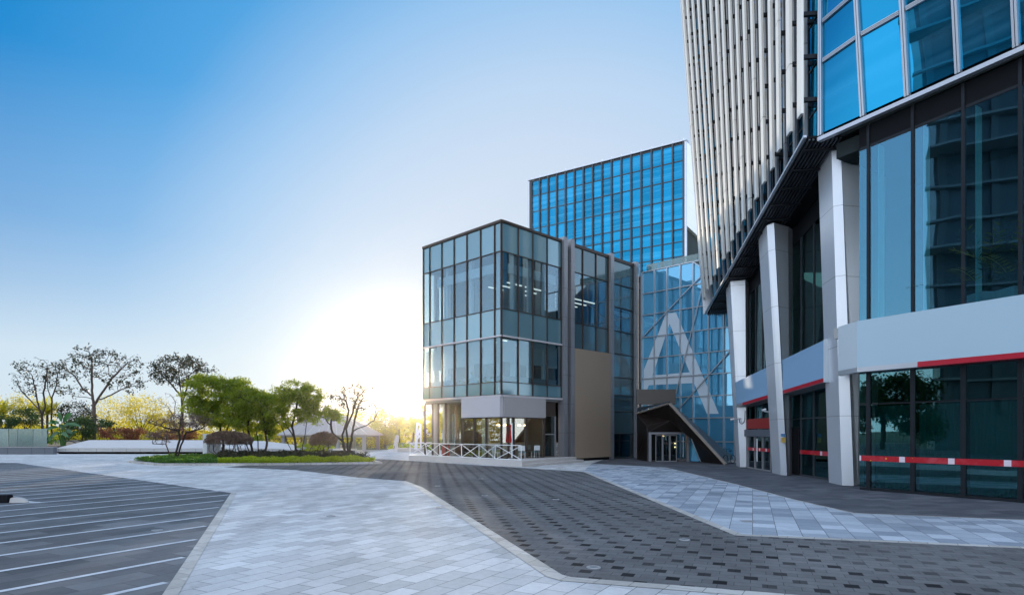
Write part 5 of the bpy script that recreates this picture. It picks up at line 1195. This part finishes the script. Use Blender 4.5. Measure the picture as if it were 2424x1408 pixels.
gt_tree('small thin green tree with one curved stem beside the pavilion', 50, [[(822, None, 0), (812, 1045, 0), (788, 1025, 0), (782, 1005, 0), (786, 985, 0)], [(783, 1010, 0), (770, 990, 0)]],
        [(778, 980, 0, (.9, .8, .55), .6), (800, 990, 0, (.6, .6, .4), .25), (760, 985, 0, (.5, .5, .4), .2)], 1500, .2, mat='green', ll=.2, lw=.1, natt=80, ncl=34)
D = 49.5
tree('bare_tree', 'tall bare many stemmed tree at the right end of the island', 'tree', (k_(826) * D, D, .1), [[(k_(824) * D, D, .1), Pn(832, 1040, D), Pn(836, 1012, D), Pn(842, 985, D), Pn(850, 955, D)], [(k_(815) * D, D + .3, .1), Pn(810, 1030, D + .3), Pn(822, 995, D + .3), Pn(826, 970, D + .3), Pn(815, 945, D + .3)], [Pn(834, 1018, D), Pn(860, 1010, D), Pn(885, 995, D)], [(k_(820) * D, D + .6, .1), Pn(820, 1015, D + .6), Pn(832, 985, D + .6), Pn(845, 940, D + .6)]],
     np.vstack([ell(230, P(843, 938, D), (1.9, 1.5, 1.4), .35), ell(60, P(880, 965, D), (1.0, 1, .9), .3), ell(30, P(800, 940, D), (.7, .8, .7), .3)]), .24, .27, M['bark_dark'], .018, .12, LF['darktree'], 700, .18, .08, .12, 'bare trees of the island', jit=.3)
D = 47.5
o = tree('gnarled_shrub', 'gnarled grey leafless shrub at the left of the planted island', 'shrub', (k_(412) * D, D, .1), [[(k_(412) * D, D, .1), Pn(420, 1062, D), Pn(426, 1040, D), Pn(424, 1020, D), Pn(428, 1000, D)], [(k_(408) * D, D, .1), Pn(398, 1065, D), Pn(392, 1050, D), Pn(362, 1050, D)], [(k_(416) * D, D + .2, .1), Pn(428, 1055, D), Pn(440, 1025, D), Pn(480, 1012, D)], [Pn(424, 1020, D), Pn(390, 1012, D), Pn(350, 1000, D)]],
     np.vstack([ell(260, P(425, 998, D), (2.6, 1.6, .62), .2), ell(90, P(390, 1030, D), (1.5, 1.1, .5), .2), ell(40, P(470, 1005, D), (1.2, 1, .5), .2)]), .17, .19, M['bark_dark'], .014, .115, LF['twig'], 3400, .26, .03, .14, 'pruned shrubs of the island', jit=.3, part='twigs')
def dome(label, u, v0, v1, ub, D, nl, w):
    c = P(u, (v0 + v1) / 2, D); hz = (v1 - v0) / FPX * D / 2; wx = w / FPX * D / 2; o = thing('round_shrub', label, 'shrub', (k_(ub) * D, D, .1), 'pruned shrubs of the island')
    b = np.array((k_(ub) * D, D, .1)); lines = [[b, b + (0.02, 0, .3)]] + [[b + (0, 0, .15), b + rng.normal(size=3) * np.array([.4, .3, 0]) + np.array([0, 0, .75])] for _ in range(5)]
    att = ell(220, c, (wx * .92, wx * .7, hz * .8), .2); nodes, par = grow(multi_start(lines, .15), att, .16, .18, jit=.25); mb, r, ch = skeleton_mesh(nodes, par, .009, maxr=.06); obj('trunk', mb, M['bark_dark'], o)
    d = unit(rng.normal(size=(nl, 3))); d[:, 2] = np.where(d[:, 2] < -.45, -d[:, 2] * .3, d[:, 2]); rad = rng.uniform(.72, 1.0, nl)[:, None] * (1 + .05 * np.sin(d[:, :1] * 9) * np.sin(d[:, 2:] * 7)); p = d * rad * np.array([wx, wx * .78, hz]) + np.array(c)
    lm = MB(); ax = unit(d + rng.normal(size=(nl, 3)) * .6); sd_ = unit(np.cross(ax, rng.normal(size=(nl, 3)))); leafq(p, ax, sd_, .15 * rng.uniform(.6, 1.4, nl), .035 * rng.uniform(.7, 1.3, nl), lm); obj('crown', lm, LF['twig'], o); return o
dome('wide brown clipped dome shrub before the white pillar sign', 535, 1018, 1064, 524, 46.2, 9000, 98)
dome('brown clipped dome shrub overlapping the wide dome from behind', 568, 1023, 1064, 570, 47.6, 5000, 62)
dome('brown clipped dome shrub right of the airy green tree', 765, 1021, 1066, 762, 45.5, 7500, 66)
# ------------------------------------------------------------------ pavilion and the garden behind
pv = thing('garden_pavilion', 'open garden pavilion with a pale hipped roof', 'pavilion', (k_(780) * 74, 74, 0)); Dp = 72.
ex0, ex1, ey0, ey1 = k_(655) * Dp, k_(907) * (Dp + 9), Dp, Dp + 9; ez = Zat(1028, Dp)
rz = Zat(985, Dp + 4.5); rx0, rx1 = k_(735) * (Dp + 4.5), k_(822) * (Dp + 4.5)
mb = MB(); e = [V((ex0, ey0, ez)), V((ex1, ey0, ez)), V((ex1, ey1, ez)), V((ex0, ey1, ez))]; r1_, r2_ = V((rx0, Dp + 4.5, rz)), V((rx1, Dp + 4.5, rz)); dn = V((0, 0, -.14))
mb.add(e + [r1_, r2_] + [p + dn for p in e] + [r1_ + dn * 2, r2_ + dn * 2], [(0, 1, 5, 4), (1, 2, 5), (2, 3, 4, 5), (3, 0, 4), (7, 6, 10, 11), (8, 7, 11), (9, 8, 11, 10), (6, 9, 10), (0, 6, 7, 1), (1, 7, 8, 2), (2, 8, 9, 3), (3, 9, 6, 0)]); rf = obj('roof', mb, M['roof'], pv)
mb = MB()
for k in range(1, 9): 
    f = k / 9; mb.beam(e[0].lerp(e[1], f) + V((0, -.01, .03)), r1_.lerp(r2_, f) + V((0, -.01, .03)), .05, .04)
mb.beam(r1_ + V((0, 0, .03)), r2_ + V((0, 0, .03)), .18, .1); mb.beam(e[1] + V((0, 0, .03)), r2_ + V((0, 0, .03)), .12, .08); obj('ridge', mb, M['plinth'], rf)
for u in (671, 735, 800, 862):
    for yy in (Dp + .7, Dp + 8.2):
        x = k_(u) * (Dp + .7); mb = MB(); mb.box(x - .2, x + .2, yy - .2, yy + .2, 0, ez + (.0 if yy < Dp + 5 else -.0)); obj('post', mb, M['galv'], pv)
mb = MB(); mb.box(ex0 + .3, ex1 - .3, Dp + .6, Dp + .8, ez - .34, ez - .145); mb.box(ex0 + .3, ex1 - .3, Dp + 8.1, Dp + 8.3, ez - .34, ez - .145); obj('eave_beam', mb, M['galv'], pv)
lf_ = thing('lattice_fence', 'brown lattice fence behind the garden pavilion', 'fence', (k_(780) * 84, 84, 0)); mb = MB(); x0, x1 = k_(560) * 84, k_(880) * 84; nx = int((x1 - x0) / .55)
for k in range(nx):
    xa = x0 + k * .55; mb.beam((xa, 84, .35), (xa + .9, 84, 1.35), .05, .04, (0, 1, 0)); mb.beam((xa + .9, 84.05, .35), (xa, 84.05, 1.35), .05, .04, (0, 1, 0))
obj('lattice_panel', mb, M['bark'], lf_); mb = MB()
for z in (.3, 1.4): mb.box(x0, x1, 83.95, 84.1, z - .05, z + .05)
obj('rail', mb, M['bark'], lf_)
for k in range(0, nx, 8): mb = MB(); xa = x0 + k * .55; mb.box(xa - .08, xa + .08, 83.9, 84.12, 0, 1.6); obj('post', mb, M['bark'], lf_)
G2 = 'shrubs beyond the pavilion'
bush('yellow_shrub', 'yellow shrub glowing under the left part of the pavilion roof', P(690, 1040, 90), (4.2, 2, 1.5), 2000, LF['yellow'], group=G2); bush('yellow_shrub', 'yellow green shrub glowing under the right part of the pavilion roof', P(870, 1037, 92), (4.6, 2, 1.6), 2200, LF['yellow'], group=G2)
bush('yellow_shrub', 'yellow tree top showing just above the pavilion roof', P(812, 990, 96), (4.2, 2.4, 2.2), 2200, LF['yellow'], group=G2)
bush('green_shrub', 'small clipped green shrub seen between the curved trunks', P(618, 1043, 76), (1.7, 1.1, .7), 1500, LF['green'], group=G2); bush('green_shrub', 'low green shrub left of the pavilion behind the ledge', P(560, 1045, 80), (3.2, 1.4, .9), 1800, LF['green'], group=G2)
bush('green_shrub', 'green grassy shrub below the pavilion beside the ledge end', P(735, 1060, 70), (2.6, 1.2, .55), 1800, LF['lime'], group=G2); bush('green_shrub', 'low bright hedge at the right of the leaning pale trunk', P(965, 1058, 74), (3.0, 1.0, .5), 2000, LF['lime'], group=G2)
bush('dark_shrub', 'dark low shrub below the lamp posts', P(1022, 1050, 78), (2.3, 1.3, 1.1), 1800, LF['dark'], group=G2)
bush('green_shrub', 'green bush left of the hazy tree and behind the pavilion post', P(872, 1022, 98), (3.0, 2.0, 2.6), 1600, LF['haze'], group=G2)
D = 88
tree('garden_tree', 'pale hazy green tree right of the pavilion', 'tree', (k_(911) * D, D, 0), [[(k_(911) * D, D, 0), Pn(911, 1030, D), Pn(912, 990, D)]], np.vstack([ell(120, P(912, 1005, D), (2.2, 1.6, 2.6), .3), ell(60, P(905, 1035, D), (2.2, 1.6, 1.2), .3)]), .38, .42, M['bark_grey'], .014, .11, LF['haze'], 3600, .3, .15, .3, 'green garden trees')
palm('palm nearest the hazy tree', (k_(945) * 90, 90, 0), 3.0, 2.4, 22, 'palms'); palm('palm with a leaning trunk left of the white frame', (k_(972) * 84, 84, 0), 2.9, 2.1, 24, 'palms', bend=.5); palm('short palm behind the white frame', (k_(992) * 98, 98, 0), 3.3, 2.2, 20, 'palms'); palm('tall thin far palm above the lamp posts', (k_(1003) * 130, 130, 0), 7.0, 1.7, 18, 'palms', tr=.2); palm('palm with a dark trunk right of the lamp posts', (k_(1028) * 82, 82, 0), 3.4, 2.2, 24, 'palms'); palm('palm half hidden by the cafe corner', (k_(1048) * 88, 88, 0), 3.2, 2.2, 20, 'palms')
def lamp_post(u, v, D, label):
    c = V((k_(u) * D, D, 0)); h = Zat(v, D); o = thing('lamp_post', label, 'lamp post', c, 'garden lamp posts')
    mb = MB(); mb.lathe([(.1, 0), (.1, .25), (.05, .35), (.045, h - .75), (.11, h - .7)], c, 12); obj('post', mb, M['dark'], o)
    mb = MB(); mb.lathe([(.10, h - .69), (.24, h - .25), (.22, h - .2), (0, h - .19)], c, 8); obj('lantern', mb, plain('milk glass', (.7, .68, .6), .4), o); mb = MB(); mb.lathe([(.28, h - .185), (.12, h - .06), (.03, h)], c, 8); obj('cap', mb, M['dark'], o)
lamp_post(1009, 1012, 76, 'taller garden lamp post between the palms'); lamp_post(1015.5, 1022, 92, 'farther and lower garden lamp post between the palms')
wf = thing('white_frame', 'slim white metal frame standing before the palms at the terrace end', 'frame', (k_(988) * 66, 66, 0)); mb = MB()
for a, b in ((P(983, 1062, 66), P(987.5, 1001, 66)), (P(996, 1062, 66.6), P(995.5, 1006, 66.6)), (P(987.5, 1001, 66), P(995.5, 1006, 66.6)), (P(988, 1030, 66), P(995, 1012, 66.5)), (P(986, 1040, 66.2), P(994, 1030, 66.4))): mb.beam(a, b, .16, .16)
obj('tube_frame', mb, M['white'], wf); mb = MB(); mb.hexa([P(980, 1063, 65.8), P(988, 1063, 65.8), P(988, 1063, 66.4), P(980, 1063, 66.4), P(985.2, 1040, 65.9), P(988.5, 1040, 65.9), P(988.5, 1040, 66.3), P(985.2, 1040, 66.3)]); obj('foot', mb, M['white'], wf)
wt_ = thing('leaning_trunk', 'pale leaning trunk with thin stakes beyond the plaza', 'tree', (k_(936) * 72, 72, 0), 'green garden trees'); mb = MB(); mb.tube([V((k_(936) * 72, 72, 0)), P(939, 1040, 72), P(941, 1030, 72)], [.32, .26, .2], 9); obj('trunk', mb, M['plinth'], wt_); mb = MB()
for u in (931, 947): mb.tube([V((k_(u) * 72, 71.6, 0)), P(941, 1036, 72)], .035, 5)
obj('stake', mb, M['bark'], wt_)
mush = thing('mushroom_canopy', 'white mushroom shaped canopy on a slim column behind the glass building', 'canopy', (k_(1031) * 78, 78, 0)); c = V((k_(1031) * 78, 78, 0)); zt = Zat(948, 78)
mb = MB(); mb.lathe([(.38, 0), (.36, zt - 1.7)], c, 24); obj('column', mb, M['white'], mush, smooth=True); mb = MB(); mb.lathe([(.36, zt - 1.7), (.55, zt - 1.1), (.95, zt - .6), (1.8, zt - .22), (2.1, zt - .1), (2.1, zt + .02), (0, zt + .08)], c, 32); obj('cap', mb, M['white'], mush)
lw_ = thing('low_wall', 'low stone planter wall beyond the terrace end', 'wall', (k_(960) * 70, 70, 0)); mb = MB(); mb.box(k_(941) * 70, k_(1000) * 70, 70, 70.5, 0, .42); obj('wall_body', mb, M['concrete'], lw_); mb = MB(); mb.box(k_(940) * 70, k_(1001) * 70, 69.95, 70.55, .421, .5); obj('coping', mb, M['plinth'], lw_)
bo_ = MB(); cst = V((k_(928) * 71, 71, 0)); bo_.lathe([(0, .36), (.35, .33), (.6, .2), (.7, 0)], cst, 9); tag(obj('boulder', bo_, M['plinth'], loc=tuple(cst)), 'pale boulder at the foot of the leaning trunk', 'boulder')
# far wood that closes the horizon: nobody could count it
n = 22000; xx = rng.uniform(-150, 40, n); yy = rng.uniform(128, 150, n); hh = 3.0 + 1.4 * np.sin(xx * .21) + .9 * np.sin(xx * .53 + 1); zz_ = rng.uniform(0, 1, n) ** .8 * hh; mb = MB(); rand_leaves(np.stack([xx, yy, zz_], 1), mb, 1.0, .55, .3); tag(obj('far_woodland', mb, LF['yellow'], loc=(-50, 138, 0)), 'far row of sunlit greenery along the horizon', 'woodland', kind='stuff')
# potted palms behind the tall glass of the tower
for u, lab in ((2330, 'white potted palm behind the tall glass, nearer the middle mullion'), (2405, 'white potted palm behind the tall glass at the right edge')):
    t = FG.t(u, -.7); c = FG.p(t, 6.4, -.7); o = thing('potted_palm', lab, 'plant', c, 'potted palms'); mb = MB(); mb.loft([c + V(p) for p in ((-.3, -.3, 0), (.3, -.3, 0), (.3, .3, 0), (-.3, .3, 0))], [c + V(p) for p in ((-.4, -.4, .5), (.4, -.4, .5), (.4, .4, .5), (-.4, .4, .5))]); obj('pot', mb, M['white'], o)
    mb = MB(); C_, A_, S_, l_ = [], [], [], []
    for k in range(16):
        az = k * 2.4; el = rng.uniform(.5, 1.4); p = np.array(c + V((0, 0, .5))); d = np.array([math.cos(az) * math.cos(el), math.sin(az) * math.cos(el), math.sin(el)])
        for s in range(12):
            p2 = p + d * .2; 
            if s > 3:
                sd_ = np.cross(d, [0, 0, 1.]); sd_ /= np.linalg.norm(sd_) + 1e-9
                for sg in (-1, 1): a = sd_ * sg + d * .5; a /= np.linalg.norm(a); C_.append(p + a * .18); A_.append(a); S_.append(d); l_.append(.36)
            mb.tube([p, p2], .01, 3, caps=False); p = p2; d = d + np.array([0, 0, -.07]); d /= np.linalg.norm(d)
    leafq(np.array(C_), np.array(A_), unit(np.array(S_)), np.array(l_), np.full(len(l_), .05), mb); obj('foliage', mb, LF['dark'], o)
# what the shop glass of the tower mirrors: a leafy tree and a finned building across the plaza, out of the frame
D = 0
ot = thing('broad_tree', 'dark broad tree mirrored in the lower shop glass of the tower', 'tree', (-36, 22.5, 0)); att = ell(240, (-36, 22.5, 5.6), (3.2, 4.6, 2.2), .4); nodes, par = grow(multi_start([[(-36, 22.5, 0), (-36, 22.4, 2.4), (-36, 22.6, 4)]]), att, .4, .45, jit=.2); mb, r, ch = skeleton_mesh(nodes, par, .02, maxr=.3); obj('trunk', mb, M['bark_dark'], ot)
p_ = np.vstack([clumps(7000, (-36, 22.0, 5.4), (3.3, 3.8, 2.4), 60, .42, .4), clumps(3000, (-36, 25.5, 3.6), (2, 2.6, 1.6), 26, .4, .3), clumps(2500, (-36, 19.2, 3.0), (2, 2.2, 1.4), 22, .4, .3)]); mb = MB(); rand_leaves(p_, mb, .34, .2); obj('crown', mb, LF['dark'], ot)
for k, (x, y, h, lab) in enumerate(((-46, 39, 4.2, 'sunlit broad tree mirrored at the left in the cafe windows'), (-50, 47, 4.8, 'taller sunlit broad tree mirrored in the middle cafe windows'), (-47, 31, 3.8, 'sunlit broad tree mirrored low in the shop glass beside the dark tree'))):
    bush('broad_tree', lab, (x, y, h), (3.6, 4.2, h * .95), 3600, LF['yellow' if k != 2 else 'green'], ll=.42, lw=.26, nc=60, sig=.3, cat='tree', group='trees across the plaza')
og = thing('finned_building', 'dark finned building mirrored in the glass of the tower', 'building', (-50, 12, 0)); mb = MB(); mb.box(-64, -50, -14, 17.5, 0, 46); obj('wall', mb, plain('mirrored wall', (.10, .125, .14), .4), og)
mb = MB()
for k in range(11): mb.box(-49.99, -49.5, -13.6 + k * 3.0, -12.9 + k * 3.0, 5, 46)
obj('fin', mb, plain('mirrored fin', (.15, .165, .17), .5), og); mb = MB()
for z in range(8, 46, 4): mb.box(-50.0 + .003, -49.0 if z % 12 else -46.5, -14.2, 18.4, z, z + .25)
obj('balcony_slab', mb, M['interior'], og)

# ------------------------------------------------------------------ sky, sun, camera
AZ = math.atan2(-.178, 1.0); EL = math.radians(3.6)            # the sun stands low ahead, a little to the left
sdv = V((math.sin(AZ) * math.cos(EL), math.cos(AZ) * math.cos(EL), math.sin(EL)))
w = bpy.data.worlds.new('World'); SC.world = w; w.use_nodes = True; nt = w.node_tree; nt.nodes.clear()
out = N(nt, 'ShaderNodeOutputWorld'); bg = N(nt, 'ShaderNodeBackground', Strength=.15)
sky = nt.nodes.new('ShaderNodeTexSky'); sky.sky_type = 'NISHITA'; sky.sun_disc = False; sky.sun_elevation = EL; sky.sun_rotation = AZ; sky.altitude = 0; sky.air_density = 1.0; sky.dust_density = .6; sky.ozone_density = 3.0
tc = nt.nodes.new('ShaderNodeTexCoord'); dirv = tc.outputs['Generated']
def ang(vec):                                           # angle in degrees between the sky direction and vec
    n = N(nt, 'ShaderNodeVectorMath', operation='DOT_PRODUCT'); L(nt, dirv, n.inputs[0]); n.inputs[1].default_value = tuple(V(vec).normalized())
    return math_(nt, 'MULTIPLY', math_(nt, 'ARCCOSINE', math_(nt, 'MINIMUM', n.outputs['Value'], 1.)), 180 / PI)
a1 = math_(nt, 'DIVIDE', ang((.081, 1, .0986)), 180.)
base = ramp(nt, a1, [(0, (.64, .72, .84)), (17.7 / 180, (.62, .735, .90)), (24 / 180, (.52, .69, .905)), (30.5 / 180, (.32, .57, .88)), (37.5 / 180, (.075, .37, .77)), (48 / 180, (.005, .25, .64)), (70 / 180, (.012, .235, .60)), (1, (.04, .24, .55))])
sp = N(nt, 'ShaderNodeSeparateXYZ'); L(nt, dirv, sp.inputs[0])
hz = ramp(nt, math_(nt, 'MAXIMUM', sp.outputs[2], 0.), [(0, 1.), (.11, .95), (.19, .55), (.27, .27), (.45, 0.)])
base = mixc(nt, hz, base, (.64, .78, .90))
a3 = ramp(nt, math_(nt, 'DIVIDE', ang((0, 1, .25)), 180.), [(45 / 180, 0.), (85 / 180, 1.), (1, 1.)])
base = mixc(nt, a3, base, mixc(nt, .62, mixc(nt, 1., base, (3., 3., 3.), 'MULTIPLY'), (2.05, 2.10, 2.2)))  # extra brightness added overhead and behind the camera to light the plaza
a2 = math_(nt, 'DIVIDE', ang(sdv), 30.)
glow = ramp(nt, a2, [(0, (2.5, 2.2, 1.6)), (.05, (.8, .65, .4)), (.12, (.18, .13, .06)), (.3, (.03, .02, .005)), (1, (0, 0, 0))])
base = mixc(nt, 1., base, glow, 'ADD')
nish = mixc(nt, 1., sky.outputs[0], (.10, .10, .10), 'MULTIPLY')
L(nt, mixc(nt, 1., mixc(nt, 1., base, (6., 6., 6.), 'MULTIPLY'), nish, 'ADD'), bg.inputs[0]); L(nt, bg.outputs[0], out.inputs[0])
sl = bpy.data.lights.new('sun', 'SUN'); sl.energy = 5.; sl.angle = math.radians(1.); sl.color = (1, .86, .68); so_ = bpy.data.objects.new('sun', sl); COL.objects.link(so_)
so_.rotation_euler = sdv.to_track_quat('Z', 'Y').to_euler()
mb = MB(); mb.box(-265, 145, -85, 265, -1.05, 62.5)             # the bright air round the low sun
hm, hnt, ho = new_mat('haze'); pv_ = N(hnt, 'ShaderNodeVolumePrincipled'); pv_.inputs['Density'].default_value = .00011; pv_.inputs['Anisotropy'].default_value = .94; pv_.inputs['Color'].default_value = (1., .90, .72, 1)
L(hnt, pv_.outputs[0], ho.inputs['Volume']); tag(obj('haze', mb, hm), kind='stuff')
cd = bpy.data.cameras.new('camera'); cam = bpy.data.objects.new('camera', cd); COL.objects.link(cam); cam.location = (0, 0, CAMZ); cam.rotation_euler = (PI / 2, 0, 0)
cd.sensor_width = 36; cd.lens = FPX / 2424 * 36; cd.shift_y = (HV - 704) / 2424; cd.clip_start = .1; cd.clip_end = 6000; SC.camera = cam
vs = SC.view_settings; vs.view_transform = 'Standard'; vs.look = 'None'; vs.exposure = 0.1; vs.gamma = 1; vs.use_curve_mapping = False
SC.cycles.use_denoising = True; SC.cycles.max_bounces = 10; SC.cycles.transparent_max_bounces = 16; SC.cycles.glossy_bounces = 5; SC.cycles.diffuse_bounces = 3; SC.cycles.transmission_bounces = 6; SC.cycles.sample_clamp_indirect = 8; SC.cycles.caustics_reflective = False; SC.cycles.caustics_refractive = False
